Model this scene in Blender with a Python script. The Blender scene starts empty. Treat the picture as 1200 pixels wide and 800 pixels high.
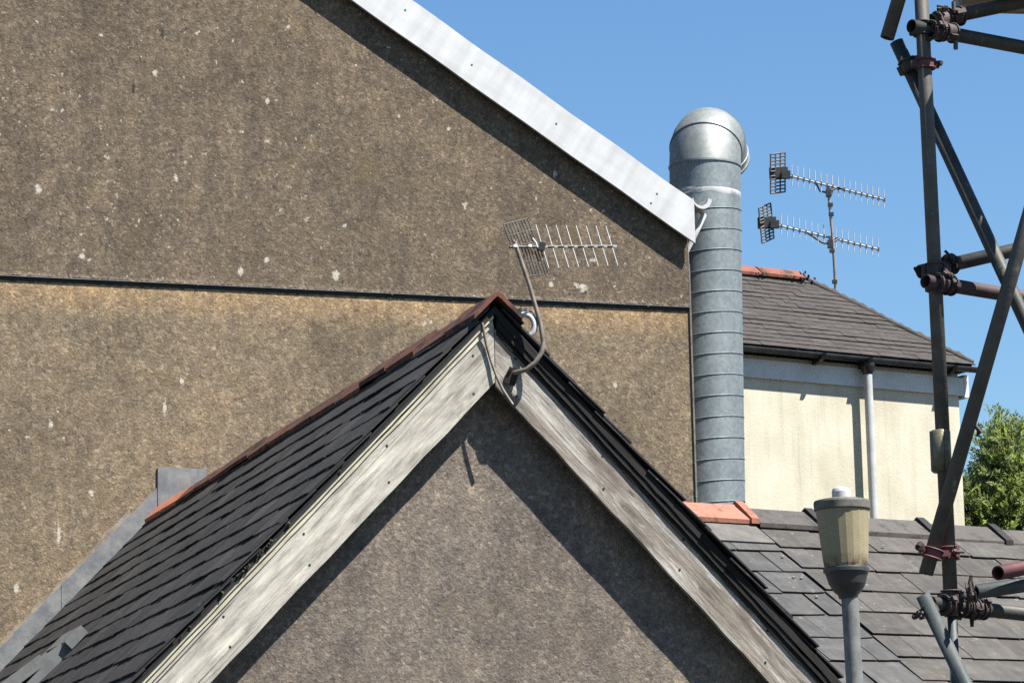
import bpy, bmesh, math, random
from math import radians, sin, cos, tan, atan, atan2, hypot, pi
from mathutils import Vector, Matrix, noise

SC = bpy.context.scene
COL = SC.collection
RND = random.Random(7)

# ------------------------------------------------------------------ camera, sky, sun, exposure
F_PX, PITCH, ROLL, CAM_Z = 3750.0, radians(10.8), 0.022, 3.2     # focal length in pixels of a 1200 px wide frame
CAM = Vector((0, 0, CAM_Z))
FWD = Vector((0, cos(PITCH), sin(PITCH)))
_up = Vector((0, -sin(PITCH), cos(PITCH)))
UP = _up*cos(ROLL) + Vector((1, 0, 0))*sin(ROLL)
RIGHT = Vector((1, 0, 0))*cos(ROLL) - _up*sin(ROLL)
cd = bpy.data.cameras.new('camera')
cd.sensor_width = 36.0
cd.lens = F_PX/1200*36
cd.clip_start = 0.5
cd.clip_end = 2000
cam = bpy.data.objects.new('camera', cd)
COL.objects.link(cam)
m = Matrix((RIGHT, UP, -FWD)).transposed().to_4x4()
m.translation = CAM
cam.matrix_world = m
SC.camera = cam

SUN_AZ, SUN_EL = radians(117.3), radians(58.5)
TO_SUN = Vector((sin(SUN_AZ)*cos(SUN_EL), cos(SUN_AZ)*cos(SUN_EL), sin(SUN_EL)))
w = bpy.data.worlds.new('World')
SC.world = w
w.use_nodes = True
nt = w.node_tree
bg = nt.nodes['Background']
sky = nt.nodes.new('ShaderNodeTexSky')
sky.sky_type = 'NISHITA'
sky.sun_disc = False
sky.sun_elevation = SUN_EL
sky.sun_rotation = SUN_AZ
sky.altitude = 0
sky.air_density = 1.3
sky.dust_density = 0.0
sky.ozone_density = 8.0
hs = nt.nodes.new('ShaderNodeHueSaturation')
hs.inputs['Saturation'].default_value = 1.08
nt.links.new(sky.outputs['Color'], hs.inputs['Color'])
nt.links.new(hs.outputs['Color'], bg.inputs['Color'])
bg.inputs['Strength'].default_value = 0.050
ld = bpy.data.lights.new('sun', 'SUN')
ld.energy = 5.0
ld.angle = radians(0.5)
ld.color = (1.0, 0.955, 0.89)
sun = bpy.data.objects.new('sun', ld)
COL.objects.link(sun)
sun.rotation_euler = TO_SUN.to_track_quat('Z', 'Y').to_euler()
SC.view_settings.view_transform = 'Standard'
SC.view_settings.look = 'None'
SC.view_settings.exposure = 1.55
SC.view_settings.gamma = 1.0
SC.cycles.use_denoising = False
SC.cycles.max_bounces = 6

# ------------------------------------------------------------------ places in the world
def ray(x, y):
    return FWD + RIGHT*((x-600)/F_PX) - UP*((y-400)/F_PX)
def at(x, y, dist):
    """the point seen at pixel x, y that lies dist metres away over the ground"""
    r = ray(x, y)
    return CAM + r*(dist/hypot(r.x, r.y))
class Frame:
    """a building's own axes: x along its front, y into it, z up"""
    def __init__(s, p, az):
        a = radians(az)
        s.o = Vector((p.x, p.y, 0)); s.rz = pi/2 - a
        s.u = Vector((sin(a), cos(a), 0)); s.w = Vector((-cos(a), sin(a), 0))
    def loc(s, p):
        d = p - s.o
        return Vector((d.dot(s.u), d.dot(s.w), d.z))
    def world(s, l):
        return s.o + s.u*l[0] + s.w*l[1] + Vector((0, 0, l[2]))
    def hit(s, x, y, p0, n):
        c = s.loc(CAM); r = ray(x, y)
        d = Vector((r.dot(s.u), r.dot(s.w), r.z)); n = Vector(n); p0 = Vector(p0)
        return c + d*((p0-c).dot(n)/d.dot(n))
    def pt(s, x, y, wy=0):
        return s.hit(x, y, (0, wy, 0), (0, 1, 0))

# ------------------------------------------------------------------ mesh helpers
class MB:
    def __init__(s):
        s.v = []; s.f = []; s.sm = []
    def add(s, vs, fs, smooth=False):
        k = len(s.v)
        s.v += [tuple(p) for p in vs]
        s.f += [tuple(i+k for i in f) for f in fs]
        s.sm += [smooth]*len(fs)
        return s
    def box(s, c, size, rot=None, taper=1.0):
        hx, hy, hz = size[0]/2, size[1]/2, size[2]/2
        vs = []
        for z in (-1, 1):
            k = taper if z > 0 else 1.0
            for x, y in ((-1, -1), (1, -1), (1, 1), (-1, 1)):
                p = Vector((x*hx*k, y*hy*k, z*hz))
                if rot is not None: p = rot @ p
                vs.append(p + Vector(c))
        return s.add(vs, [(3, 2, 1, 0), (4, 5, 6, 7), (0, 1, 5, 4), (1, 2, 6, 5), (2, 3, 7, 6), (3, 0, 4, 7)])
    def prism(s, poly, e, axis='y'):
        """extrude a 2-D outline between e[0] and e[1] along the axis"""
        n = len(poly); vs = []
        for t in e:
            for a, b in poly:
                vs.append({'y': (a, t, b), 'x': (t, a, b), 'z': (a, b, t)}[axis])
        fs = [tuple(range(n-1, -1, -1)), tuple(range(n, 2*n))]
        fs += [(i, (i+1) % n, n+(i+1) % n, n+i) for i in range(n)]
        return s.add(vs, fs)
    def tube(s, pts, r, seg=12, cap=True, smooth=True):
        pts = [Vector(p) for p in pts]
        rs = r if isinstance(r, (list, tuple)) else [r]*len(pts)
        d0 = (pts[1]-pts[0]).normalized()
        up = Vector((0, 0, 1)) if abs(d0.z) < .9 else Vector((1, 0, 0))
        a = d0.cross(up).normalized()
        vs = []; n = len(pts)
        for i, p in enumerate(pts):
            d = ((pts[min(i+1, n-1)] - pts[max(i-1, 0)])).normalized()
            a = (a - d*a.dot(d)).normalized()
            b = d.cross(a)
            for k in range(seg):
                t = 2*pi*k/seg
                vs.append(p + (a*cos(t) + b*sin(t))*rs[i])
        fs = []
        for i in range(n-1):
            for k in range(seg):
                k2 = (k+1) % seg
                fs.append((i*seg+k, i*seg+k2, (i+1)*seg+k2, (i+1)*seg+k))
        s.add(vs, fs, smooth)
        if cap:
            s.add(vs[:seg], [tuple(range(seg-1, -1, -1))])
            s.add(vs[-seg:], [tuple(range(seg))])
        return s
    def pipe(s, p0, p1, r, wall=.004, seg=16):
        """a hollow tube with open ends"""
        p0, p1 = Vector(p0), Vector(p1)
        d = (p1-p0).normalized()
        up = Vector((0, 0, 1)) if abs(d.z) < .9 else Vector((1, 0, 0))
        a = d.cross(up).normalized(); b = d.cross(a)
        vs = []
        L = (p1-p0).length
        ins = min(.25, L*.4)
        for off, q in ((0, r), (L, r), (0, r-wall), (ins, r-wall), (L, r-wall), (L-ins, r-wall)):
            for k in range(seg):
                t = 2*pi*k/seg
                vs.append(p0 + d*off + (a*cos(t)+b*sin(t))*q)
        fo, fi = [], []
        for k in range(seg):
            j = (k+1) % seg
            R = lambda i: (i*seg+k, i*seg+j)
            fo.append((R(0)[0], R(0)[1], R(1)[1], R(1)[0]))
            fi.append((R(0)[1], R(0)[0], R(2)[0], R(2)[1]))
            fi.append((R(1)[0], R(1)[1], R(4)[1], R(4)[0]))
            fi.append((R(2)[1], R(2)[0], R(3)[0], R(3)[1]))
            fi.append((R(4)[0], R(4)[1], R(5)[1], R(5)[0]))
        fi.append(tuple(3*seg+k for k in range(seg)))
        fi.append(tuple(5*seg+k for k in range(seg)))
        k0 = len(s.v)
        s.add(vs, fo, True)
        s.f += [tuple(i+k0 for i in f) for f in fi]; s.sm += [False]*len(fi)
        return s
    def lathe(s, prof, seg=32, c=(0, 0, 0), smooth=True, lean=(0, 0), sharp=True):
        """profile of (radius, z); sharp keeps each band's edges crisp"""
        cx, cy, cz = c
        ring = lambda r, z: [(cx+lean[0]*z+r*cos(2*pi*k/seg), cy+lean[1]*z+r*sin(2*pi*k/seg), cz+z) for k in range(seg)]
        for (r0, z0), (r1, z1) in zip(prof, prof[1:]):
            s.add(ring(r0, z0)+ring(r1, z1), [(k, (k+1) % seg, seg+(k+1) % seg, seg+k) for k in range(seg)], smooth)
        return s
    def mesh(s, name):
        me = bpy.data.meshes.new(name)
        me.from_pydata(s.v, [], s.f)
        me.polygons.foreach_set('use_smooth', s.sm)
        me.update()
        return me
    def build(s, name, mat, parent=None, mtx=None, fix=True, weld=False):
        me = s.mesh(name)
        if fix:
            b = bmesh.new(); b.from_mesh(me)
            if weld: bmesh.ops.remove_doubles(b, verts=b.verts, dist=1e-5)
            bmesh.ops.recalc_face_normals(b, faces=b.faces)
            b.to_mesh(me); b.free()
        me.materials.append(mat)
        return link(name, me, parent, mtx)
def link(name, me, parent=None, mtx=None):
    o = bpy.data.objects.new(name, me)
    COL.objects.link(o)
    if parent is not None: o.parent = parent
    if mtx is not None: o.matrix_basis = mtx
    return o
def tag(o, label=None, cat=None, group=None, kind=None):
    for k, v in (('label', label), ('category', cat), ('group', group), ('kind', kind)):
        if v: o[k] = v
    return o
def empty(name, loc, rz=0.0):
    o = bpy.data.objects.new(name, None)
    o.empty_display_size = .3
    COL.objects.link(o)
    o.location = loc; o.rotation_euler = (0, 0, rz)
    return o
def basis(o, x, y, z):
    mt = Matrix((x, y, z)).transposed().to_4x4()
    mt.translation = o
    return mt

# ------------------------------------------------------------------ materials
ALB = .77            # scales surface colours down so shadows render darker under the raised exposure
class NM:
    def __init__(s, name, rough=.8, metal=0.0, spec=.5):
        s.m = bpy.data.materials.new(name); s.m.use_nodes = True
        s.t = s.m.node_tree; s.N = s.t.nodes; s.L = s.t.links
        s.b = s.N['Principled BSDF']
        s.b.inputs['Roughness'].default_value = rough
        s.b.inputs['Metallic'].default_value = metal
        s.b.inputs['Specular IOR Level'].default_value = spec
        s.tc = s.N.new('ShaderNodeTexCoord').outputs['Object']
    def put(s, sock, v):
        if isinstance(v, bpy.types.NodeSocket): s.L.new(v, sock)
        else: sock.default_value = v
    def map(s, scale=(1, 1, 1), rnd=False, loc=(0, 0, 0)):
        n = s.N.new('ShaderNodeMapping'); n.inputs['Scale'].default_value = scale; n.inputs['Location'].default_value = loc
        s.L.new(s.tc, n.inputs['Vector'])
        out = n.outputs[0]
        if rnd:
            oi = s.N.new('ShaderNodeObjectInfo'); k = s.N.new('ShaderNodeMath'); k.operation = 'MULTIPLY'; k.inputs[1].default_value = 57.0
            s.L.new(oi.outputs['Random'], k.inputs[0])
            a = s.N.new('ShaderNodeVectorMath'); a.operation = 'ADD'
            s.L.new(out, a.inputs[0]); s.L.new(k.outputs[0], a.inputs[1]); out = a.outputs[0]
        return out
    def rand(s):
        return s.N.new('ShaderNodeObjectInfo').outputs['Random']
    def noise(s, scale, detail=4, rough=.6, vec=None, dist=0.0):
        n = s.N.new('ShaderNodeTexNoise'); n.inputs['Scale'].default_value = scale
        n.inputs['Detail'].default_value = detail; n.inputs['Roughness'].default_value = rough; n.inputs['Distortion'].default_value = dist
        s.L.new(vec if vec is not None else s.tc, n.inputs['Vector'])
        return n.outputs['Fac']
    def voro(s, scale, vec=None, out='Distance', feature='F1', rand=1.0):
        n = s.N.new('ShaderNodeTexVoronoi'); n.inputs['Scale'].default_value = scale; n.feature = feature
        n.inputs['Randomness'].default_value = rand
        s.L.new(vec if vec is not None else s.tc, n.inputs['Vector'])
        return n.outputs[out]
    def ramp(s, fac, *stops):
        n = s.N.new('ShaderNodeValToRGB'); s.L.new(fac, n.inputs[0])
        el = n.color_ramp.elements
        for i, (p, c) in enumerate(stops):
            e = el[i] if i < 2 else el.new(p)
            e.position = p; e.color = c if len(c) == 4 else (*c, 1)
        return n.outputs['Color']
    def fac(s, f, lo, hi):
        n = s.N.new('ShaderNodeMapRange'); s.put(n.inputs[0], f); n.inputs[1].default_value = lo; n.inputs[2].default_value = hi
        return n.outputs[0]
    def mix(s, f, a, b, mode='MIX'):
        n = s.N.new('ShaderNodeMix'); n.data_type = 'RGBA'; n.blend_type = mode
        s.put(n.inputs[0], f)
        for i, v in ((6, a), (7, b)):
            s.put(n.inputs[i], v if isinstance(v, bpy.types.NodeSocket) else (*v, 1))
        return n.outputs[2]
    def math(s, op, a, b=0.0):
        n = s.N.new('ShaderNodeMath'); n.operation = op; s.put(n.inputs[0], a); s.put(n.inputs[1], b)
        return n.outputs[0]
    def sep(s, i):
        n = s.N.new('ShaderNodeSeparateXYZ'); s.L.new(s.tc, n.inputs[0]); return n.outputs[i]
    def col(s, c):
        s.put(s.b.inputs['Base Color'], s.mix(1.0, c, (ALB, ALB, ALB), 'MULTIPLY')); return s
    def rgh(s, c): s.put(s.b.inputs['Roughness'], c); return s
    def bump(s, h, dist, strength=1.0):
        n = s.N.new('ShaderNodeBump'); n.inputs['Strength'].default_value = strength; n.inputs['Distance'].default_value = dist
        prev = s.b.inputs['Normal'].links
        if prev: s.L.new(prev[0].from_socket, n.inputs['Normal'])
        s.L.new(h, n.inputs['Height']); s.L.new(n.outputs[0], s.b.inputs['Normal'])
        return s

def pebble_dash(name, a, b, c, scale, spots=0.0, streak=.5, sandy=None, bumpd=.012, marks=()):
    """thrown-stone render: three stone colours, blotches, runs of dirt and a few bare white stones"""
    k = NM(name, .95, spec=.2)
    n1 = k.noise(1.3, 5, .65)
    n2 = k.noise(7.0, 4, .6)
    wv = k.N.new('ShaderNodeVectorMath'); wv.operation = 'ADD'
    wn = k.N.new('ShaderNodeTexNoise'); wn.inputs['Scale'].default_value = scale*.6; wn.inputs['Detail'].default_value = 2
    k.L.new(k.tc, wn.inputs['Vector'])
    ws = k.N.new('ShaderNodeVectorMath'); ws.operation = 'SCALE'; ws.inputs['Scale'].default_value = 1.6/scale
    k.L.new(wn.outputs['Color'], ws.inputs[0]); k.L.new(k.tc, wv.inputs[0]); k.L.new(ws.outputs[0], wv.inputs[1])
    vec = wv.outputs[0]
    grain = k.noise(scale*.42, 6, .80, vec=vec, dist=.4)
    grain2 = k.noise(scale*1.1, 3, .7, vec=vec)
    stone = k.voro(scale*.8, vec=vec, out='Color')
    sv = k.N.new('ShaderNodeSeparateColor'); k.L.new(stone, sv.inputs[0])
    base = k.ramp(sv.outputs[0], (0.0, tuple(x*.60 for x in a)), (.30, a), (.75, b), (1.0, tuple(min(1, x*1.35) for x in c)))
    base = k.mix(.55, base, k.ramp(grain, (.30, tuple(x*.50 for x in a)), (.44, a), (.56, b), (.70, tuple(x*1.45 for x in c))))
    base = k.mix(1.0, base, k.ramp(grain2, (.32, (.78, .78, .78)), (.5, (1, 1, 1)), (.68, (1.26, 1.25, 1.22))), 'MULTIPLY')
    blot = k.ramp(n1, (.32, (.76, .75, .75)), (.5, (1, 1, 1)), (.70, (1.18, 1.15, 1.10)))
    base = k.mix(1.0, base, blot, 'MULTIPLY')
    base = k.mix(1.0, base, k.ramp(n2, (.3, (.84, .85, .86)), (.7, (1.14, 1.12, 1.08))), 'MULTIPLY')
    if streak:
        st = k.noise(1.0, 5, .65, vec=k.map((5, 5, .35)))
        base = k.mix(streak, base, k.ramp(st, (.33, (.74, .74, .75)), (.55, (1, 1, 1)), (.75, (1.14, 1.12, 1.08))), 'MULTIPLY')
    base = k.mix(1.0, base, k.ramp(k.noise(13, 5, .7, vec=k.map((1, 1, .6), loc=(8, 1, 4)), dist=.5), (.30, (.80, .80, .82)), (.48, (1, 1, 1)), (.68, (1.24, 1.21, 1.14))), 'MULTIPLY')
    lich = k.noise(2.6, 5, .7, vec=k.map(loc=(3, 7, 1)))
    base = k.mix(k.fac(lich, .60, .78), base, (a[0]*1.08, a[1]*1.06, a[2]*.80))
    if sandy:
        z0, z1, sc_ = sandy
        f = k.fac(k.sep(2), z0, z1)
        f = k.math('MULTIPLY', f, k.fac(k.noise(1.7, 3, .6, vec=k.map((1, 1, .3), loc=(5, 2, 9))), .10, .50))
        base = k.mix(f, base, sc_, 'MULTIPLY')
    if spots:
        # bare white stones and lichen flecks: ragged, in loose clusters
        clus = k.fac(k.noise(1.1, 4, .7, vec=k.map(loc=(9, 2, 5))), .40, .66)
        for sc_, th, cl in ((17.0, .705, (.46, .42, .34)), (34.0, .715, (.40, .37, .30)), (8.5, .735, (.50, .47, .40))):
            fl = k.noise(sc_, 2.5, .55, vec=k.map(loc=(sc_, 1, 2)))
            th_ = k.math('SUBTRACT', th+.02, k.math('MULTIPLY', clus, .045*spots/.4))
            f = k.math('MULTIPLY', k.math('SUBTRACT', fl, th_), 40)
            f = k.fac(f, 0, 1)
            base = k.mix(k.math('MULTIPLY', f, .85), base, cl)
        pit = k.noise(28.0, 2.5, .6, vec=k.map((1, 1, .7), loc=(1, 8, 3)))
        base = k.mix(k.math('MULTIPLY', k.fac(pit, .665, .70), .6), base, tuple(q*.30 for q in a))
    for (mx_, mz_, rx_, rz_, cl) in marks:
        dx = k.math('DIVIDE', k.math('SUBTRACT', k.sep(0), mx_), rx_)
        dz = k.math('DIVIDE', k.math('SUBTRACT', k.sep(2), mz_), rz_)
        rr = k.math('SQRT', k.math('ADD', k.math('MULTIPLY', dx, dx), k.math('MULTIPLY', dz, dz)))
        rr = k.math('ADD', rr, k.math('MULTIPLY', k.math('SUBTRACT', k.noise(38, 4, .7), .5), 2.6))
        base = k.mix(k.math('MULTIPLY', k.fac(rr, 1.1, .6), .8), base, cl)
    k.col(base)
    k.bump(k.math('SUBTRACT', 1.0, k.voro(scale, vec=vec)), bumpd*.4, .4)
    k.bump(grain, bumpd*.9, .42)
    return k.m

def slate(name, a, b, tint, lichen=.0, rough=.55):
    k = NM(name, rough, spec=.25)
    r = k.rand()
    v = k.map(rnd=True)
    base = k.ramp(r, (0.0, a), (.5, tuple((x+y)/2 for x, y in zip(a, b))), (.85, b), (1.0, tint))
    n = k.noise(6, 5, .65, vec=v)
    base = k.mix(1.0, base, k.ramp(n, (.3, (.72, .72, .74)), (.7, (1.28, 1.26, 1.22))), 'MULTIPLY')
    st = k.noise(3, 4, .6, vec=k.map((9, 1.5, 9), rnd=True))
    base = k.mix(.6, base, k.ramp(st, (.35, (.75, .75, .76)), (.65, (1.2, 1.2, 1.18))), 'MULTIPLY')
    dust = k.noise(4.0, 5, .7, vec=k.map((1, 2, 1), rnd=True, loc=(6, 6, 2)))
    base = k.mix(k.math('MULTIPLY', k.fac(dust, .50, .75), .45), base, tuple(x*1.9 for x in b))
    if lichen:
        l = k.noise(24, 4, .7, vec=v)
        base = k.mix(k.fac(l, .64, .72), base, tuple(min(.5, x*2.4+.05) for x in b))
        base = k.mix(k.fac(k.noise(9, 5, .7, vec=k.map(rnd=True, loc=(4, 4, 4))), .62, .75), base, (.09, .085, .05))
    k.col(base)
    k.rgh(k.math('ADD', k.math('MULTIPLY', n, .3), rough-.12))
    k.bump(k.noise(30, 5, .6, vec=v), .004, .6)
    return k.m

def wood(name, pale, grey, dirt, paint=.5, dirt_amt=.5):
    """old painted board: flaking pale paint over grey timber, grain along x"""
    k = NM(name, .85, spec=.25)
    v = k.map((2.4, 24, 30), rnd=True)
    g = k.noise(1.0, 7, .72, vec=v, dist=.6)
    timber = k.ramp(g, (.28, dirt), (.46, grey), (.62, tuple(min(1, x*1.25) for x in grey)), (.78, pale))
    big = k.noise(2.2, 6, .72, vec=k.map((1, 6, 5), rnd=True), dist=.8)
    fl = k.math('ADD', k.math('MULTIPLY', g, .42), k.math('MULTIPLY', big, .80))
    base = k.mix(k.fac(fl, paint+.06, paint-.06), timber, k.ramp(k.noise(5, 4, .6, vec=k.map((1, 6, 6), rnd=True)), (.3, tuple(x*.72 for x in pale)), (.7, pale)))
    base = k.mix(k.math('MULTIPLY', k.fac(k.noise(3.2, 6, .7, vec=k.map((1, 7, 9), loc=(6, 1, 2))), .55, .75), dirt_amt), base, dirt)
    sm = k.noise(5.0, 5, .7, vec=k.map((1, 3.5, 4), rnd=True, loc=(3, 9, 1)))
    base = k.mix(1.0, base, k.ramp(sm, (.30, (.58, .575, .56)), (.5, (1, 1, 1)), (.70, (1.22, 1.21, 1.18))), 'MULTIPLY')
    knot = k.voro(3.4, vec=k.map((1, 3, 3), rnd=True))
    base = k.mix(k.math('MULTIPLY', k.fac(knot, .10, .05), .7), base, dirt)
    crack = k.noise(1.0, 3, .5, vec=k.map((.8, 60, 75), rnd=True, loc=(1, 2, 3)))
    base = k.mix(k.fac(crack, .34, .27), base, tuple(x*.35 for x in dirt))
    k.col(base)
    k.bump(g, .006, .8)
    k.bump(crack, .004, .6)
    return k.m

def metal_paint(name, c, c2, rough=.6, metal=0.0, scale=20, bump=.0015, amt=(.42, .62), spec=.5):
    k = NM(name, rough, metal, spec)
    n = k.noise(scale, 5, .7)
    k.col(k.mix(k.fac(n, *amt), c, c2))
    k.rgh(k.math('ADD', k.math('MULTIPLY', n, .3), rough-.15))
    k.bump(n, bump, .6)
    return k.m

_G = Frame(at(578, 356, 14.0), 71.2)
def mark(px, py, rx, rz, c):
    q = _G.pt(px, py, 6.9)
    return (q.x, q.z, rx, rz, c)
_PALE, _DARK = (.56, .53, .45), (.03, .026, .02)
MARKS_L = [mark(*q) for q in ((69, 626, .012, .075, _PALE), (19, 688, .018, .035, _PALE), (193, 477, .012, .05, _PALE), (60, 497, .018, .02, _PALE), (107, 577, .018, .02, _PALE), (213, 446, .014, .02, _PALE))]
MARKS_U = [mark(*q) for q in ((156, 103, .010, .06, _DARK), (190, 42, .008, .05, _DARK), (281, 318, .022, .035, _PALE), (393, 323, .024, .035, _PALE), (312, 305, .02, .02, _PALE), (45, 222, .022, .03, _PALE), (206, 210, .016, .03, _PALE), (96, 301, .022, .018, _PALE), (683, 338, .03, .03, _PALE), (645, 334, .02, .02, _PALE), (118, 42, .02, .012, _PALE), (181, 86, .02, .02, _PALE), (313, 119, .014, .022, _PALE), (467, 137, .015, .015, _PALE), (525, 152, .014, .014, _PALE))]
M = {}
ST_Z = 7.520
M['wall_upper'] = pebble_dash('dark pebble dash', (.126, .098, .070), (.162, .129, .094), (.212, .174, .131), 62, spots=.62, marks=MARKS_U, streak=.65)
M['wall_lower'] = pebble_dash('sandy pebble dash', (.174, .135, .092), (.221, .175, .123), (.278, .227, .166), 62, spots=.36, marks=MARKS_L, streak=.6, sandy=(7.30, 7.535, (1.80, 1.60, 1.30)))
M['wall_gable'] = pebble_dash('grey pebble dash', (.152, .128, .106), (.192, .164, .139), (.25, .218, .186), 78, spots=0, streak=.35, bumpd=.010)
M['board_white'] = wood('flaking white board paint', (.62, .59, .50), (.37, .345, .30), (.15, .125, .09), paint=.60, dirt_amt=.75)
M['board_grey'] = wood('bare weathered board', (.50, .475, .42), (.205, .178, .148), (.065, .050, .038), paint=.57, dirt_amt=.8)
M['trim_cream'] = wood('cream flaking trim paint', (.58, .54, .40), (.36, .32, .25), (.20, .15, .12), paint=.66, dirt_amt=.4)
M['trim_dark'] = wood('dirty dark trim', (.026, .024, .021), (.016, .015, .013), (.009, .008, .008), paint=.42, dirt_amt=.8)
def upvc():
    k = NM('white board', .45, spec=.4)
    n = k.noise(2.2, 5, .65, vec=k.map((1, 5, 5)))
    st = k.noise(1.0, 5, .6, vec=k.map((9, 1, 1.0)))
    base = k.ramp(n, (.3, (.54, .55, .555)), (.7, (.66, .665, .66)))
    base = k.mix(.55, base, k.ramp(st, (.35, (.70, .70, .68)), (.6, (1, 1, 1))), 'MULTIPLY')
    k.col(base); k.bump(k.noise(3, 2, .5), .006, .5)
    return k.m
M['white'] = upvc()
M['white_plastic'] = metal_paint('white plastic', (.60, .60, .58), (.48, .48, .46), .4, scale=8)
M['slate_dark'] = slate('dark roof slate', (.022, .0225, .024), (.034, .034, .035), (.052, .050, .047), lichen=.3, rough=.75)
M['slate_blue'] = slate('blue grey slate', (.055, .055, .054), (.073, .072, .070), (.078, .076, .073), lichen=.3, rough=.75)
M['slate_brown'] = slate('brown grey slate', (.061, .056, .050), (.080, .074, .067), (.073, .070, .066), lichen=.3, rough=.75)
M['slate_far'] = slate('weathered far slate', (.040, .036, .034), (.056, .050, .046), (.047, .043, .041), rough=.85)
M['deck'] = metal_paint('roof underlay', (.012, .012, .013), (.02, .02, .02), .95)
def clay(name, a, b, dark, amt):
    k = NM(name, .8, spec=.3)
    n = k.noise(9, 6, .7, vec=k.map(rnd=True))
    c = k.mix(k.rand(), a, b)
    c = k.mix(k.fac(n, amt, amt+.12), c, dark)
    c = k.mix(k.fac(k.noise(40, 3, .6), .6, .75), c, tuple(min(1, x*1.4) for x in b))
    k.col(c); k.bump(n, .006, .7)
    return k.m
M['ridge_red'] = clay('weathered red clay', (.10, .038, .023), (.16, .055, .031), (.03, .021, .017), .45)
M['ridge_red_fresh'] = clay('orange red clay', (.30, .115, .072), (.34, .145, .098), (.13, .06, .042), .53)
M['ridge_far'] = clay('dull red clay', (.20, .07, .045), (.25, .09, .058), (.06, .035, .026), .49)
M['ridge_orange'] = clay('orange clay', (.42, .14, .075), (.46, .17, .10), (.16, .07, .045), .55)
M['ridge_grey'] = clay('grey ridge tile', (.075, .067, .061), (.095, .085, .078), (.045, .04, .037), .50)
M['ridge_collar'] = clay('dark ridge collar', (.022, .020, .019), (.03, .026, .024), (.016, .015, .014), .50)
M['mortar'] = metal_paint('mortar', (.19, .18, .158), (.12, .108, .092), .95, scale=14, bump=.006)
M['slab'] = metal_paint('pale stained slab', (.082, .077, .068), (.15, .142, .122), .9, scale=7, bump=.004, amt=(.40, .66))
M['fillet'] = metal_paint('tan mortar fillet', (.30, .25, .19), (.19, .155, .115), .95, scale=16, bump=.008)
M['lead'] = metal_paint('lead sheet', (.120, .130, .140), (.25, .25, .24), .75, .1, scale=6, bump=.006, amt=(.36, .66))
M['iron_dark'] = metal_paint('rusty dark iron', (.018, .014, .012), (.05, .028, .018), .85, .3, scale=30)
def galv(name, a, b, rough):
    k = NM(name, rough, .62, .5)
    v = k.voro(45, out='Color')
    s_ = k.N.new('ShaderNodeSeparateColor'); k.L.new(v, s_.inputs[0])
    c = k.mix(s_.outputs[0], a, b)
    c = k.mix(.7, c, k.ramp(k.noise(3, 5, .65, vec=k.map((2, 2, .7))), (.3, (.70, .73, .76)), (.5, (1, 1, 1)), (.7, (1.2, 1.19, 1.16))), 'MULTIPLY')
    k.col(c); k.rgh(k.math('ADD', k.math('MULTIPLY', s_.outputs[1], .12), rough-.06))
    k.bump(k.noise(6, 3, .5), .004, .4)
    return k.m
M['galv'] = galv('galvanised duct', (.205, .245, .258), (.28, .315, .32), .66)
M['galv_new'] = galv('brighter galvanised elbow', (.25, .27, .26), (.30, .315, .30), .60)
M['galv_cap'] = galv('pale galvanised cap', (.22, .245, .24), (.27, .29, .28), .62)
M['seam'] = galv('duct seam', (.16, .19, .205), (.21, .24, .25), .6)
M['sealant'] = metal_paint('white sealant', (.50, .51, .50), (.24, .275, .29), .7, scale=9, amt=(.46, .56))
M['alu'] = metal_paint('weathered aluminium', (.36, .36, .355), (.25, .24, .23), .45, .5, scale=30)
M['alu_pale'] = metal_paint('pale aluminium rods', (.66, .65, .62), (.55, .53, .50), .5, .1, scale=20)
M['mast'] = metal_paint('weathered mast', (.24, .21, .17), (.15, .12, .09), .65, .1, scale=22)
M['mesh_grey'] = metal_paint('grey reflector rods', (.10, .096, .09), (.06, .058, .054), .6, .3, scale=20)
M['black_plastic'] = metal_paint('black plastic', (.018, .018, .019), (.032, .031, .03), .5, scale=15)
M['gutter_black'] = metal_paint('black gutter', (.012, .012, .013), (.022, .022, .022), .35, scale=6)
def tubes(name, c, c2, rust, rough=.62):
    k = NM(name, rough, .25, .4)
    n = k.noise(9, 5, .7, vec=k.map(rnd=True))
    base = k.mix(k.fac(n, .38, .64), c, c2)
    base = k.mix(k.math('MULTIPLY', k.fac(k.noise(6, 5, .75, vec=k.map(rnd=True, loc=(5, 5, 5))), .56, .70), .8), base, rust)
    base = k.mix(k.math('MULTIPLY', k.fac(k.noise(22, 4, .65, vec=k.map((1, 1, .6), rnd=True, loc=(2, 7, 1))), .64, .70), .7), base, (.26, .25, .22))
    k.col(base); k.rgh(k.math('ADD', k.math('MULTIPLY', n, .35), rough-.2)); k.bump(k.noise(40, 4, .6), .002, .5)
    return k.m
M['scaf'] = tubes('dull scaffold tube', (.075, .075, .064), (.125, .12, .105), (.10, .07, .058))
M['scaf_dark'] = tubes('dark scaffold tube', (.05, .053, .046), (.082, .08, .068), (.065, .045, .038))
M['scaf_teal'] = tubes('teal painted scaffold tube', (.052, .068, .070), (.09, .10, .097), (.075, .06, .052))
M['scaf_rust'] = metal_paint('rusty purple scaffold tube', (.065, .035, .036), (.095, .063, .058), .7, .2, scale=12, bump=.003)
M['scaf_red'] = metal_paint('faded red paint', (.15, .04, .048), (.10, .045, .042), .65, .1, scale=18, bump=.002)
M['coupler'] = metal_paint('rusty coupler steel', (.045, .034, .034), (.095, .072, .068), .7, .4, scale=35, bump=.004)
M['coupler_red'] = metal_paint('red painted coupler', (.15, .035, .045), (.085, .034, .034), .65, .1, scale=25, bump=.003)
M['sleeve'] = metal_paint('olive brass sleeve', (.12, .105, .058), (.22, .195, .13), .5, .4, scale=18, bump=.003)
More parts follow.
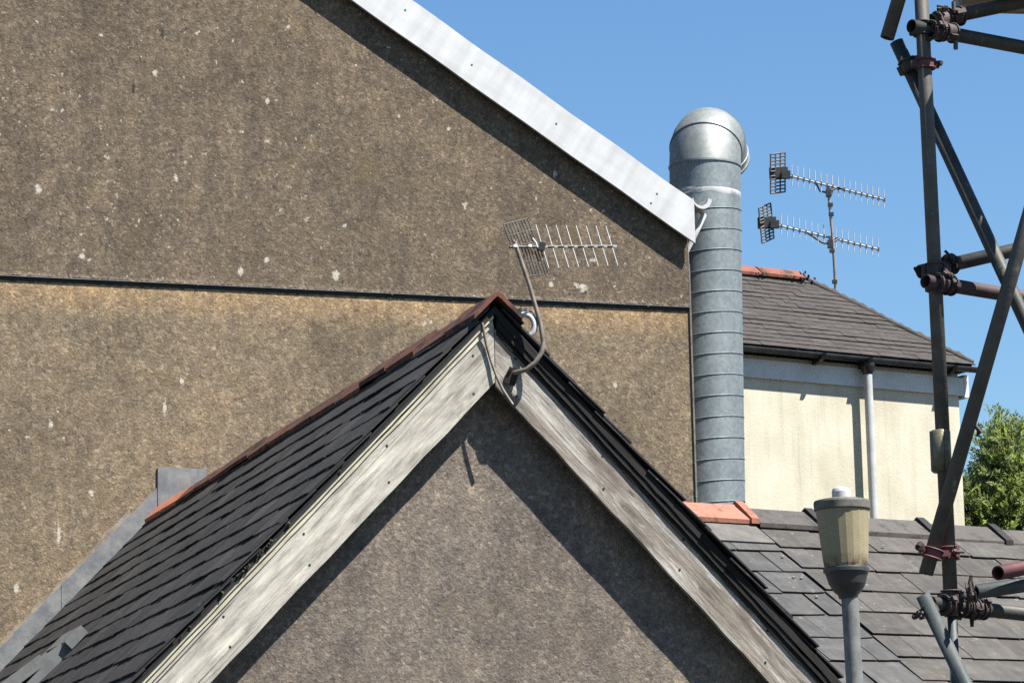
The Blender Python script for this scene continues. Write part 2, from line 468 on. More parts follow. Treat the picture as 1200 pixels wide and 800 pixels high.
def lampbowl():
    k = NM('yellowed lamp plastic', .5, spec=.4)
    n = k.noise(5, 4, .6, vec=k.map((3, 3, 1)))
    c = k.ramp(n, (.3, (.26, .218, .128)), (.7, (.325, .28, .175)))
    f = k.fac(k.sep(2), .055, .01)
    c = k.mix(k.math('MULTIPLY', f, k.fac(k.noise(24, 4, .7), .38, .6)), c, (.09, .07, .04))
    k.col(c)
    k.b.inputs['Subsurface Weight'].default_value = .25
    k.b.inputs['Subsurface Radius'].default_value = (.03, .025, .015)
    k.bump(k.noise(20, 3, .5), .002, .4)
    return k.m
M['bowl'] = lampbowl()
M['lamp_cap'] = metal_paint('grey lamp cap', (.15, .143, .122), (.09, .086, .072), .8, scale=20)
M['lamp_black'] = metal_paint('black lamp holder', (.030, .031, .034), (.048, .049, .050), .45, scale=14)
M['lamp_post'] = metal_paint('grey painted post', (.20, .207, .203), (.13, .133, .125), .6, .1, scale=16)
def render_cream():
    k = NM('cream render', .9, spec=.2)
    n = k.noise(1.8, 6, .65)
    c = k.ramp(n, (.3, (.48, .445, .335)), (.55, (.57, .54, .425)), (.75, (.62, .60, .50)))
    st = k.noise(1.0, 5, .65, vec=k.map((6, 6, .6)))
    c = k.mix(.5, c, k.ramp(st, (.30, (.78, .76, .70)), (.5, (1, 1, 1))), 'MULTIPLY')
    run = k.noise(1.0, 5, .7, vec=k.map((11, 11, .5), loc=(3, 3, 3)))
    c = k.mix(k.math('MULTIPLY', k.fac(run, .56, .72), .35), c, (.27, .245, .19))
    c = k.mix(k.math('MULTIPLY', k.fac(k.noise(5, 5, .7), .60, .72), .3), c, (.40, .35, .24))
    k.col(c); k.bump(k.noise(60, 4, .6), .004, .5)
    return k.m
M['cream'] = render_cream()
M['fascia'] = metal_paint('pale blue grey fascia paint', (.60, .60, .58), (.52, .52, .50), .5, scale=5)
M['pipe_white'] = metal_paint('pale painted pipe', (.50, .51, .50), (.42, .43, .41), .5, scale=9)
def foliage():
    k = NM('hedge leaf', .6, spec=.3)
    n = k.noise(2.2, 4, .6)
    c = k.ramp(n, (.3, (.10, .13, .05)), (.55, (.175, .205, .08)), (.75, (.27, .29, .13)))
    k.col(c)
    tr = k.N.new('ShaderNodeBsdfTranslucent'); tr.inputs['Color'].default_value = (.30, .38, .09, 1)
    mx = k.N.new('ShaderNodeMixShader'); mx.inputs[0].default_value = .45
    k.L.new(k.b.outputs[0], mx.inputs[1]); k.L.new(tr.outputs[0], mx.inputs[2])
    k.L.new(mx.outputs[0], k.N['Material Output'].inputs['Surface'])
    return k.m
M['leaf'] = foliage()
M['bark'] = metal_paint('bark', (.09, .07, .05), (.05, .04, .03), .95, scale=10, bump=.01)
M['moss'] = metal_paint('moss', (.05, .05, .018), (.03, .027, .012), 1.0, scale=30, bump=.01)
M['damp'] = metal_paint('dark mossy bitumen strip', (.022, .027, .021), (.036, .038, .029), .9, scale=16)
M['glass'] = metal_paint('dark window glass', (.015, .017, .02), (.02, .022, .025), .15)
M['window_grey'] = metal_paint('grey window cladding', (.15, .157, .153), (.11, .114, .11), .55, .1, scale=10)
def earth():
    k = NM('ground', .95, spec=.2)
    n = k.noise(.6, 6, .65)
    k.col(k.ramp(n, (.3, (.045, .043, .04)), (.6, (.065, .062, .056)), (.75, (.055, .065, .035))))
    k.bump(k.noise(25, 5, .7), .01, .6)
    return k.m
M['ground'] = earth()

# ------------------------------------------------------------------ ground
g = MB()
NG = 24
for i in range(NG+1):
    for j in range(NG+1):
        x, y = -400+800*i/NG, -300+1000*j/NG
        g.v.append((x, y, 0))
for i in range(NG):
    for j in range(NG):
        a = i*(NG+1)+j
        g.f.append((a, a+NG+1, a+NG+2, a+1)); g.sm.append(False)
tag(g.build('ground', M['ground']), kind='structure')

# ------------------------------------------------------------------ shared builders
def slate_mesh(name, wd, ln, th, mat, seed):
    r = random.Random(seed)
    h = wd/2
    j = lambda a: r.uniform(-a, a)
    poly = [(-h+abs(j(.002)), j(.004)), (-h*.35, j(.004)), (h*.3, j(.004)), (h-abs(j(.002)), j(.004)), (h, ln), (-h, ln)]
    if r.random() < .25: poly[3] = (h-.018, .006)          # a nibbled corner
    b = MB().prism(poly, (0, th), 'z')
    me = b.mesh(name); me.materials.append(mat)
    bm = bmesh.new(); bm.from_mesh(me); bmesh.ops.recalc_face_normals(bm, faces=bm.faces); bm.to_mesh(me); bm.free()
    return me
def slope_basis(side, pitch):
    """axes on a roof slope in a building's frame whose ridge runs along y; x runs along the courses, y up the slope"""
    if side < 0: return Vector((0, -1, 0)), Vector((cos(pitch), 0, sin(pitch))), Vector((-sin(pitch), 0, cos(pitch)))
    return Vector((0, 1, 0)), Vector((-cos(pitch), 0, sin(pitch))), Vector((sin(pitch), 0, cos(pitch)))
def lay(name, me, parent, org, X, Y, Z, tilt, spin, r):
    """one slate, its tail at org, tipped up by its neighbours below"""
    mt = basis(org, X, Y, Z) @ Matrix.Rotation(spin, 4, 'Z') @ Matrix.Rotation(-tilt, 4, 'X')
    return link(name, me, parent, mt)

# ================================================================== the gabled outbuilding
apex = at(578, 356, 14.0)
G = Frame(apex, 71.2)
T = 1.03                              # rise over run of its roof
PH = atan(T)
W = 6.9                               # depth at which its roof meets the big wall
gb = empty('gabled_outbuilding', G.o, G.rz)
tag(gb, 'low outbuilding with pebble dashed gable, weathered bargeboards and dark slate roof', 'outbuilding')

DECK = 6.03                           # height of the roof deck at the ridge
UE = 2.9
b = MB()
b.prism([(-2.75, 0), (2.3, 0), (2.3, 5.96-T*2.3), (0, 5.96), (-2.75, 5.96-T*2.75)], (.108, .35))
b.build('gable_wall', M['wall_gable'], gb)
MB().box((-2.63, 3.6, 1.5), (.24, 6.5, 3.0)).build('side_wall', M['wall_gable'], gb)
# deck under the slates
for sd, ue in ((-1, UE), (1, 2.3)):
    b = MB().prism([(0, DECK-.035), (0, DECK), (sd*ue, DECK-T*ue), (sd*ue, DECK-.035-T*ue)], (-.02, W-.02))
    b.build('roof_deck', M['deck'], gb)

r_n = random.Random(77)
def rake(name, side, top, bot, ue, y0, y1, mat, jag=0.0, u0=0.0, n=26, topjag=None, seed=1):
    """a strip that follows the gable's rake, its own x axis along the rake"""
    r = random.Random(seed)
    tj = jag if topjag is None else topjag
    c, s_ = cos(PH), sin(PH)
    if side < 0: X, Z = Vector((c, 0, s_)), Vector((-s_, 0, c))
    else: X, Z = Vector((c, 0, -s_)), Vector((s_, 0, c))
    mt = basis(Vector((0, 0, 0)), X, Vector((0, 1, 0)), Z)
    inv = mt.inverted()
    up, lo = [], []
    for i in range(n+1):
        u = u0 + (ue-u0)*i/n
        e = 0 if i in (0,) else 1
        up.append((side*u, top - T*u + r.uniform(-1, 1)*tj*e))
        lo.append((side*u, bot - T*u + r.uniform(-1, 1)*jag*e))
    vs, fs = [], []
    for y in (y0, y1):
        vs += [(p[0], y, p[1]) for p in up] + [(p[0], y, p[1]) for p in lo]
    k = n+1
    for i in range(n):
        a, c2, o = i, k+i, 2*k
        fs += [(a, a+1, c2+1, c2), (o+a+1, o+a, o+c2, o+c2+1), (a+1, a, o+a, o+a+1), (c2, c2+1, o+c2+1, o+c2)]
    fs += [(0, k, 3*k, 2*k), (n, 2*k+n, 3*k+n, k+n)]
    b = MB().add([inv @ Vector(v) for v in vs], fs)
    return b.build(name, mat, gb, mt)
tag(rake('bargeboard', -1, 5.948, 5.688, 2.9, 0.0, .028, M['board_white'], .004, seed=3), 'left bargeboard with flaking white paint')
tag(rake('bargeboard', 1, 5.935, 5.678, 2.3, .001, .029, M['board_grey'], .005, u0=.004, topjag=.012, seed=4), 'right bargeboard weathered to bare grey wood')
for sd, ue in ((-1, 2.3), (1, 1.9)):
    bo_ = [o for o in gb.children if o.name.startswith('bargeboard')][0 if sd < 0 else 1]
    inv = bo_.matrix_basis.inverted()
    for k in range(6):
        for dz in (.045, .205):
            u = .16+k*.36+r_n.uniform(-.03, .03) if k else .10
            p = inv @ Vector((sd*u, -.0008, 5.945-T*u-dz+r_n.uniform(-.012, .012)))
            MB().lathe([(0.0, .0015), (.0055, .0008), (.0055, -.003)], 8).build('nail', M['iron_dark'], bo_, Matrix.Translation(p) @ Matrix.Rotation(pi/2, 4, 'X'))
rake('soffit_board', -1, 5.75, 5.725, 2.9, .03, .106, M['trim_dark'], .0)
rake('soffit_board', 1, 5.75, 5.725, 2.3, .03, .106, M['trim_dark'], .0, u0=.002)
for sd, mat, ue in ((-1, M['trim_cream'], 2.9), (1, M['trim_dark'], 2.3)):
    dz = -.035 if sd > 0 else 0
    rake('verge_trim', sd, 5.975+dz, 5.950+dz, ue, -.007 if sd < 0 else -.008, .03, mat, .003 if sd < 0 else .007, u0=.006 if sd < 0 else .01, n=40, seed=5+sd)
    rake('verge_trim', sd, (6.014 if sd < 0 else 5.98), 5.979+dz, ue, -.016 if sd < 0 else -.016, .03, mat, .002, u0=.006 if sd < 0 else .01, n=60, topjag=.010 if sd < 0 else .018, seed=9+sd)
    rake('verge_undercloak', sd, 6.022, 6.016+dz*1.05, ue, -.022 if sd < 0 else -.022, .05, M['trim_dark'], .004, u0=.012, n=50, seed=15+sd)

# slates of the left slope, one by one
NV = 8
SL_W, SL_L, GAUGE = .305, .40, .180
var = [slate_mesh('slate', SL_W-.003, SL_L, .007, M['slate_dark'], 40+i) for i in range(NV)]
half = [slate_mesh('slate', SL_W/2-.003, SL_L, .007, M['slate_dark'], 60+i) for i in range(3)]
cut = [[slate_mesh('slate', q-.003, ln, .008, M['slate_dark'], 80+i) for i, q in enumerate((SL_W, SL_W/2))] for ln in (.13, .30)]
X, Y, Z = slope_basis(-1, PH)
rest = MB()
r = random.Random(11)
for row in range(21):
    s = .13 + GAUGE*row + GAUGE*.0
    y = -.036
    first = row % 2 == 1
    while y < W-.06:
        wd = SL_W/2 if first else SL_W
        yc = min(y + wd/2, W-.03-wd/2)
        me = (half[r.randrange(3)] if first else var[r.randrange(NV)]) if row > 1 else cut[row][1 if first else 0]
        first = False
        # s is the slope distance of the tail from the ridge line
        tail = Vector((-cos(PH)*(s+.02+r.uniform(-.003, .003)), yc, DECK - sin(PH)*(s+.02))) + Z*(.019+r.uniform(0, .005))
        if .02 + s > .13:
            if row < 13:
                lay('slate', me, gb, tail, X, Y, Z, .043+r.uniform(-.004, .007), r.uniform(-.008, .008), r)
            else:
                mt = basis(tail, X, Y, Z) @ Matrix.Rotation(-.048, 4, 'X')
                rest.add([mt @ v.co for v in me.vertices], [tuple(p.vertices) for p in me.polygons])
        y += wd
tag(rest.build('lower_slates', M['slate_dark'], gb), kind='stuff')
# right slope: the verge slates show their stepped edge over the bargeboard, the rest lies out of sight
X, Y, Z = slope_basis(1, PH)
rest = MB()
for row in range(13):
    s = .13 + GAUGE*row
    for k in range(23):
        wd = SL_W
        yc = -.026 + wd*(k+.5) + (0 if row % 2 else -.0)
        if yc > W-.2: break
        me = var[r.randrange(NV)] if row > 1 else cut[row][0]
        o = r.uniform(-.006, .006)
        tail = Vector((cos(PH)*(s+.02), yc+o, DECK - sin(PH)*(s+.02))) + Z*(.022+r.uniform(0, .006))
        if k == 0:
            tail = tail + Vector((0, r.uniform(-.022, .012), 0)) + Z*r.uniform(-.004, .012)
            lay('verge_slate', me, gb, tail, X, Y, Z, .055+r.uniform(-.01, .025), r.uniform(-.03, .03), r)
        else:
            mt = basis(tail, X, Y, Z) @ Matrix.Rotation(-.05, 4, 'X')
            rest.add([mt @ v.co for v in me.vertices], [tuple(p.vertices) for p in me.polygons])
tag(rest.build('far_slope_slates', M['slate_dark'], gb), kind='stuff')

# ridge tiles: angular clay tiles, one by one
def ridge_mesh(name, ln, wing, pitch, th, mat, seed, collar=0.0):
    r = random.Random(seed)
    c, s_ = cos(pitch), sin(pitch)
    o = [(-wing*c, -wing*s_), (-.018, -.012), (0, 0), (.018, -.012), (wing*c, -wing*s_)]
    i = [(p[0]*.98, p[1]-th*1.25) for p in reversed(o)]
    b = MB().prism(o+i, (0, ln-.006), 'y')
    if collar:
        k = [(p[0]*1.06, p[1]+collar) for p in o] + [(p[0]*1.0, p[1]-.002) for p in reversed(o)]
        b.prism(k, (ln-.075, ln-.004), 'y')
    me = b.mesh(name)
    bm = bmesh.new(); bm.from_mesh(me)
    for v in bm.verts: v.co += Vector((r.uniform(-1, 1), 0, r.uniform(-1, 1)))*.002
    bmesh.ops.recalc_face_normals(bm, faces=bm.faces); bm.to_mesh(me); bm.free()
    me.materials.append(mat)
    return me
rv = [ridge_mesh('ridge_tile', .46, .155, PH-.06, .018, M['ridge_red'], 70+i) for i in range(4)]
y = -.06
i = 0
while y < W-.1:
    o = link('ridge_tile', rv[i % 4], gb, Matrix.Translation((r.uniform(-.004, .004), y, DECK+.055+r.uniform(-.006, .008))) @ Matrix.Rotation(r.uniform(-.014, .014), 4, 'X') @ Matrix.Rotation(r.uniform(-.03, .03), 4, 'Y'))
    if y > W-1.0:
        o.data = o.data.copy(); o.data.materials.clear(); o.data.materials.append(M['ridge_orange'])
        o['label'] = 'brighter orange ridge tile next to the big wall'
    y += .46; i += 1
MB().prism([(-.09, DECK-.10), (-.085, DECK-.07), (0, DECK+.02), (.085, DECK-.07), (.09, DECK-.10)], (.06, W-.05), 'y').build('ridge_mortar', M['iron_dark'], gb)

# lead flashing up the wall, in short lengths
n = 10
for k in range(n):
    u0, u1 = -.02-k*.30, -.02-(k+1)*.30-.02
    j = r.uniform(-.006, .006)
    top, bot = .185+j, .035
    poly = [(u0, DECK+T*u0+bot), (u0, DECK+T*u0+top), (u1, DECK+T*u1+top+.004), (u1, DECK+T*u1+bot)]
    MB().prism(poly, (W-.018-.003*(k % 2), W-.010-.003*(k % 2)), 'y').build('flashing', M['lead'], gb)
MB().prism([(.02, DECK-.02), (.02, DECK+.20), (-.02, DECK+.215), (-.0, DECK+.0)], (W-.04, W-.03), 'y')
p0 = G.pt(186, 546, W-.04); p1 = G.pt(243, 548, W-.04)
MB().prism([(p0.x, p0.z), (p1.x, p1.z-.004), (p1.x+.01, DECK-.05), (p0.x, DECK-.06)], (W-.014, W-.004), 'y').build('saddle_flashing', M['lead'], gb)
b = MB()
poly = []
N_ = 34
up = []; lo = []
for k in range(N_+1):
    u = -.20 - 2.9*k/N_
    lo.append((u, DECK+T*u+.17)); up.append((u, DECK+T*u+.225+r.uniform(-.02, .018)))
for k in range(N_):
    b.prism([lo[k], up[k], up[k+1], lo[k+1]], (W-.016, W-.001), 'y')
b.build('mortar_fillet', M['fillet'], gb)
# moss along the left verge
b = MB()
for k in range(45):
    u = r.choice([r.uniform(.95, 1.5), r.uniform(.95, 1.3), r.uniform(.3, 2.3)])
    q = Vector((-u, -.03+r.uniform(-.004, .03), 6.018-T*u+r.uniform(-.004, .006)))
    d = r.uniform(.004, .010)
    b.box(q, (d*1.8, d*1.8, d), Matrix.Rotation(r.uniform(0, 3), 3, Vector((r.random(), r.random(), r.random())).normalized()), .6)
tag(b.build('verge_moss', M['moss'], gb), kind='stuff')

# roof window on the left slope, sash tipped open
X, Y, Z = slope_basis(-1, PH)
def on_slope(s, y, n): return Vector((-cos(PH)*s, y, DECK-sin(PH)*s)) + Z*n
rw = empty('roof_window', G.world(on_slope(1.61, 3.64, .03)), G.rz)
tag(rw, 'grey roof window tipped open low on the dark slate slope', 'roof window')
ro = on_slope(1.61, 3.64, .03)
def slopebox(name, mat, s0, s1, y0, y1, n0, n1, parent, lift0=0.0, lift1=0.0):
    vs = []
    for s_, lf in ((s0+.11, lift0), (s1+.11, lift1)):
        for y_ in (y0-.16, y1-.16):
            for n_ in (n0, n1):
                vs.append(on_slope(s_, y_, n_+lf) - ro)
    fs = [(0, 1, 3, 2), (4, 6, 7, 5), (0, 4, 5, 1), (2, 3, 7, 6), (0, 2, 6, 4), (1, 5, 7, 3)]
    return MB().add(vs, fs).build(name, mat, parent)
slopebox('frame', M['window_grey'], 1.52, 2.72, 3.78, 3.84, .02, .075, rw)
slopebox('frame', M['window_grey'], 1.52, 2.72, 4.42, 4.48, .02, .075, rw)
slopebox('frame', M['window_grey'], 2.66, 2.75, 3.845, 4.415, .02, .075, rw)
slopebox('hood', M['window_grey'], 1.46, 1.585, 3.75, 4.30, .03, .085, rw)
sash = slopebox('sash', M['window_grey'], 1.60, 2.75, 3.79, 3.86, .06, .10, rw, -.01, .17)
slopebox('sash', M['window_grey'], 1.60, 2.75, 4.40, 4.47, .06, .10, rw, -.01, .17)
slopebox('sash', M['window_grey'], 2.68, 2.75, 3.865, 4.395, .06, .10, rw, .16, .17)
slopebox('glass', M['glass'], 1.60, 2.67, 3.862, 4.398, .06, .07, rw, -.02, .155)

# ================================================================== the big house behind
bh = empty('rendered_house', G.world((0, W, 0)), G.rz)
tag(bh, 'tall house with huge windowless pebble dashed gable and white bargeboard', 'house')
def hp(x, y, wy=0): q = G.pt(x, y, W+wy); return (q.x, q.z)
CX = G.pt(811, 450, W).x               # the wall's right corner
ST = G.pt(400, 340, W).z               # the step in the render
E0 = hp(815, 285, -.092); E1 = hp(412, 0, -.092)
SLP = (E0[1]-E1[1])/(E0[0]-E1[0])
line = lambda u, dz=0: E0[1] + SLP*(u-E0[0]) + dz      # lower edge of the bargeboard
RX = -1.6                              # ridge
LX = 2*RX - CX
b = MB()
b.prism([(LX, 0), (CX, 0), (CX, ST), (LX, ST)], (0, .3)).build('lower_wall', M['wall_lower'], bh)
b = MB()
b.prism([(LX, ST), (CX, ST), (CX, line(CX)+.12), (RX, line(RX)+.12), (LX, line(CX)+.12)], (-.013, .3)).build('upper_wall', M['wall_upper'], bh)
MB().box((CX-.15, 4.2, 4.0), (.298, 7.8, 8.0)).build('side_wall', M['wall_lower'], bh)
MB().box((LX+.15, 4.2, 4.0), (.298, 7.8, 8.0)).build('side_wall', M['wall_lower'], bh)
# drip at the step: a ragged lip of render over a metal bead
b = MB(); N_ = 800
for k in range(N_):
    u0 = LX+.02+(CX-LX-.02)*k/N_; u1 = LX+.02+(CX-LX-.02)*(k+1)/N_
    if True:
        d = .020+max(0, r.gauss(.004, .004))
        z = ST+.002-max(0, r.gauss(.004, .004))
        b.prism([(-.011, z+.03), (-.013-d*.12, z+.006), (-.013-d*.22, z-.003), (-.011, z-.003)], (u0, u1), 'x')
b.build('drip_lip', M['wall_upper'], bh)
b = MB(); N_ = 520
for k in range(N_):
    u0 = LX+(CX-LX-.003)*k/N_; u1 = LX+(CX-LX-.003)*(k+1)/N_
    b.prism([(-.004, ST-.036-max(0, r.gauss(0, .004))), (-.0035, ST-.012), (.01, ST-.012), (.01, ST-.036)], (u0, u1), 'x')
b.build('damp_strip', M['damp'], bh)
MB().prism([(-.019, ST-.011), (-.016, ST-.012), (-.001, ST-.006), (-.001, ST-.001), (-.019, ST-.007)], (LX, CX-.002), 'x').build('drip_bead', M['seam'], bh)
# corner bead, slightly broken
b = MB(); z = 4.5
while z < ST+.28:
    h = r.uniform(.10, .30)
    b.box((CX+.002, -.006, z+h/2), (.012, .014, h-.004)); z += h
b.build('corner_bead', M['mortar'], bh)
# white bargeboard
TH = hp(816, 237, -.092)[1] - line(hp(816, 237, -.092)[0])
def bargeboard(sgn):
    sl = atan(SLP)
    xm = lambda u: u if sgn > 0 else 2*RX-u
    X = Vector((cos(sl), 0, sin(sl)*1)) if sgn > 0 else Vector((cos(sl), 0, -sin(sl)))
    mt = basis(Vector((xm(RX), 0, line(RX))), X, Vector((0, 1, 0)), X.cross(Vector((0, 1, 0))))
    inv = mt.inverted()
    n = 30; e = E0[0]; up, lo = [], []
    for k in range(n+1):
        u = RX+(e-RX)*k/n
        wv = .004*sin(k*1.7)
        lo.append((xm(u), line(u, wv*.6))); up.append((xm(u), line(u, TH+wv)))
    vs, fs = [], []
    for y_ in (-.092, -.068):
        vs += [inv @ Vector((p[0], y_, p[1])) for p in up] + [inv @ Vector((p[0], y_, p[1])) for p in lo]
    kk = n+1
    for k in range(n):
        a, c2, o = k, kk+k, 2*kk
        fs += [(a, a+1, c2+1, c2), (o+a+1, o+a, o+c2, o+c2+1), (a+1, a, o+a, o+a+1), (c2, c2+1, o+c2+1, o+c2)]
    fs += [(0, kk, 3*kk, 2*kk), (n, 2*kk+n, 3*kk+n, kk+n)]
    bb = MB().add(vs, fs).build('bargeboard', M['white'], bh, mt)
    # nail heads
    if sgn > 0:
        for px, py in ((475, 12), (553, 76), (652, 145), (763, 238), (770, 227)):
            q = G.pt(px, py, W-.093)
            p = inv @ Vector((q.x, -.0925, q.z))
            nb = MB().lathe([(0.0, .002), (.008, .001), (.008, -.003)], 10).build('nail', M['lamp_cap'], bb, Matrix.Translation(p) @ Matrix.Rotation(pi/2, 4, 'X'))
    return bb
bargeboard(1); bargeboard(-1)
for sgn in (1, -1):
    xm = lambda u: u if sgn > 0 else 2*RX-u
    e = E0[0]-.02
    MB().prism([(xm(RX), line(RX, .03)), (xm(e), line(e, .03)), (xm(e), line(e, .05)), (xm(RX), line(RX, .05))], (-.0675, -.021)).build('soffit', M['trim_dark'], bh)
    MB().prism([(xm(RX), line(RX, TH-.09)), (xm(e), line(e, TH-.09)), (xm(e), line(e, TH-.012)), (xm(RX), line(RX, TH-.012))], (-.0675, 8.1)).build('roof', M['slate_dark'], bh)
# eaves gutter seen end-on past the bargeboard, with a short swan neck
gc = G.pt(823, 233, W+.02)
b = MB(); seg = 14; R0 = .072
for ya, yb in ((.02, 7.5),):
    vo = []
    for y_ in (ya, yb):
        for rr in (R0, R0-.016):
            for k in range(seg+1):
                t = pi + pi*k/seg
                vo.append((gc.x+rr*cos(t)-(.012 if rr < R0 else 0), y_, gc.z+rr*sin(t)+(.006 if rr < R0 else 0)))
    q = seg+1
    fs = []
    for k in range(seg):
        fs += [(k, k+1, 2*q+k+1, 2*q+k), (q+k+1, q+k, 3*q+k, 3*q+k+1), (k+1, k, q+k, q+k+1), (2*q+k, 2*q+k+1, 3*q+k+1, 3*q+k)]
    fs += [(0, 2*q, 3*q, q), (q-1, 2*q-1, 4*q-1, 3*q-1)]
    b.add(vo, fs, False)
gt = b.build('gutter', M['white_plastic'], bh)
pa, pb = G.pt(825, 252, W+.10), G.pt(814, 276, W+.10)
MB().tube([(gc.x, .10, gc.z-.05), (pa.x, .10, pa.z), (pb.x, .10, pb.z), (CX+.035, .12, pb.z-.12), (CX+.035, .12, 5.0)], .02, 10).build('downpipe', M['white_plastic'], bh)

# ================================================================== galvanised flue
FD = 22.3
fb = at(831.5, 585, FD); ft = at(832, 205, FD)
fr = 42.5/F_PX*FD*1.0
LEAN = .0225
fl = empty('flue', (fb.x-LEAN*fb.z*.95, fb.y+LEAN*fb.z*.0, 0), G.rz)
fl.rotation_euler[1] = LEAN
tag(fl, 'tall round galvanised metal flue with a bent elbow top beside the big gable', 'flue')
zj = at(833, 226, FD).z; zt = at(833, 193, FD).z
zb = at(833, 585, FD).z
MB().lathe([(fr, 0), (fr, zj)], 64).build('duct', M['galv'], fl)
pitch_ = 25.2/F_PX*FD
b = MB(); pts = []
z = zb - 3*pitch_
while z < zj-.02:
    for k in range(48):
        t = 2*pi*k/48
        zz = z + pitch_*k/48
        if zz < zj-.01: pts.append(((fr+.0005)*cos(t), (fr+.0005)*sin(t), zz))
    z += pitch_
b.tube(pts, .0042, 5); b.build('spiral_seam', M['seam'], fl)
b = MB()
prof = [(fr, zj-.034), (fr+.0018, zj-.028), (fr+.0018, zj+.022), (fr, zj+.026)]
seg = 96; vs = []
for r_, z_ in prof:
    for k in range(seg):
        t = 2*pi*k/seg
        jj = .010*noise.noise(Vector((cos(t)*4, sin(t)*4, z_*3)))
        vs.append((r_*cos(t), r_*sin(t), z_+jj))
fs = []
for i in range(3):
    for k in range(seg): fs.append((i*seg+k, i*seg+(k+1) % seg, (i+1)*seg+(k+1) % seg, (i+1)*seg+k))
b.add(vs, fs, True).build('sealant_band', M['sealant'], fl)
MB().lathe([(fr+.003, zj+.01), (fr+.003, zt-.01), (fr+.010, zt-.008), (fr+.010, zt+.004)], 64).build('duct_collar', M['galv'], fl)
# gored elbow bending away from the viewer and a little to the right
daz = radians(12)
D0 = Vector((sin(daz), cos(daz), 0))
ang = atan2(D0.dot(G.w), D0.dot(G.u))
D = Vector((cos(ang), sin(ang), 0))            # in the flue's own axes
RB = .235
side = D.cross(Vector((0, 0, 1))).normalized()
cuts = [0, 22, 58, 90]
mats = [M['galv_new'], M['galv_new'], M['galv_cap']]
def ring(a, rr, extra=0.0):
    a = radians(a)
    c = Vector((0, 0, zt)) + D*(RB*(1-cos(a))) + Vector((0, 0, 1))*(RB*sin(a))
    t = D*sin(a) + Vector((0, 0, cos(a)))
    n_ = D*cos(a) - Vector((0, 0, sin(a)))
    c = c + t*extra
    return [c + (n_*cos(2*pi*k/64) + side*sin(2*pi*k/64))*rr for k in range(64)]
def gore(name, a0, a1, rr, mat, lipa=True):
    b = MB()
    st = max(1, int((a1-a0)/14))
    for i in range(st):
        A, B = ring(a0+(a1-a0)*i/st, rr), ring(a0+(a1-a0)*(i+1)/st, rr)
        b.add(A+B, [(k, (k+1) % 64, 64+(k+1) % 64, 64+k) for k in range(64)], True)
    o = b.build(name, mat, fl, weld=True)
    L = [ring(a1, rr, -.006), ring(a1, rr+.007, -.004), ring(a1, rr+.007, .006), ring(a1, rr, .008)]
    c = MB()
    for P, Q in zip(L, L[1:]):
        c.add(P+Q, [(k, (k+1) % 64, 64+(k+1) % 64, 64+k) for k in range(64)], True)
    c.build('seam_ring', M['seam'], o)
for (a0, a1, mt_) in ((0, 36, M['galv_new']), (36, 90, M['galv_cap']), (90, 128, M['galv_cap'])):
    gore('elbow_gore', a0, a1, fr+.004, mt_)
b = MB()
for P, Q in zip([ring(128, fr+.004), ring(128, fr+.004, .05), ring(128, fr+.012, .05), ring(128, fr+.012, .07), ring(128, fr-.01, .07)],
                [ring(128, fr+.004, .05), ring(128, fr+.012, .05), ring(128, fr+.012, .07), ring(128, fr-.01, .07), ring(128, fr-.012, -.02)]):
    b.add(P+Q, [(k, (k+1) % 64, 64+(k+1) % 64, 64+k) for k in range(64)], True)
b.add(ring(128, fr-.012, -.02), [tuple(range(64))])
b.build('outlet', M['galv_cap'], fl)

# ================================================================== slate roofed terrace at lower right
tp = at(871, 604, 18.0)
Tf = Frame(tp, 60)
PT = radians(34)
TZ = tp.z - .03
def terrace(u0, u1, label, lift):
    t = empty('terraced_house', Tf.world((0, 0, 0)), Tf.rz)
    tag(t, label, 'house', 'terraced houses at lower right')
    L = 2.9
    c, s_ = cos(PT), sin(PT)
    b = MB().prism([(0, TZ-.05), (-L*c, TZ-.05-L*s_), (-L*c, TZ-L*s_-.01), (0, TZ-.01), (L*c, TZ-L*s_-.01), (L*c, TZ-.05-L*s_)], (u0, u1), 'x')
    b.v = [(x, y, z+lift) for x, y, z in b.v]
    b.build('roof_deck', M['deck'], t)
    MB().prism([(-L*c+.25, 0), (L*c-.25, 0), (L*c-.25, TZ-L*s_), (0, TZ-.3), (-L*c+.25, TZ-L*s_)], (u0+.02, u1-.02), 'x').build('wall', M['cream'], t)
    return t
tl = terrace(-1.25, 0.0, 'terraced house end with blue grey slates and orange red ridge tile beside the gable', .010)
tr = terrace(.004, 4.6, 'terraced house with brown grey slates and grey ridge tiles behind the lamp', 0)
Xs, Ys, Zs = Vector((1, 0, 0)), Vector((0, cos(PT), sin(PT))), Vector((0, -sin(PT), cos(PT)))
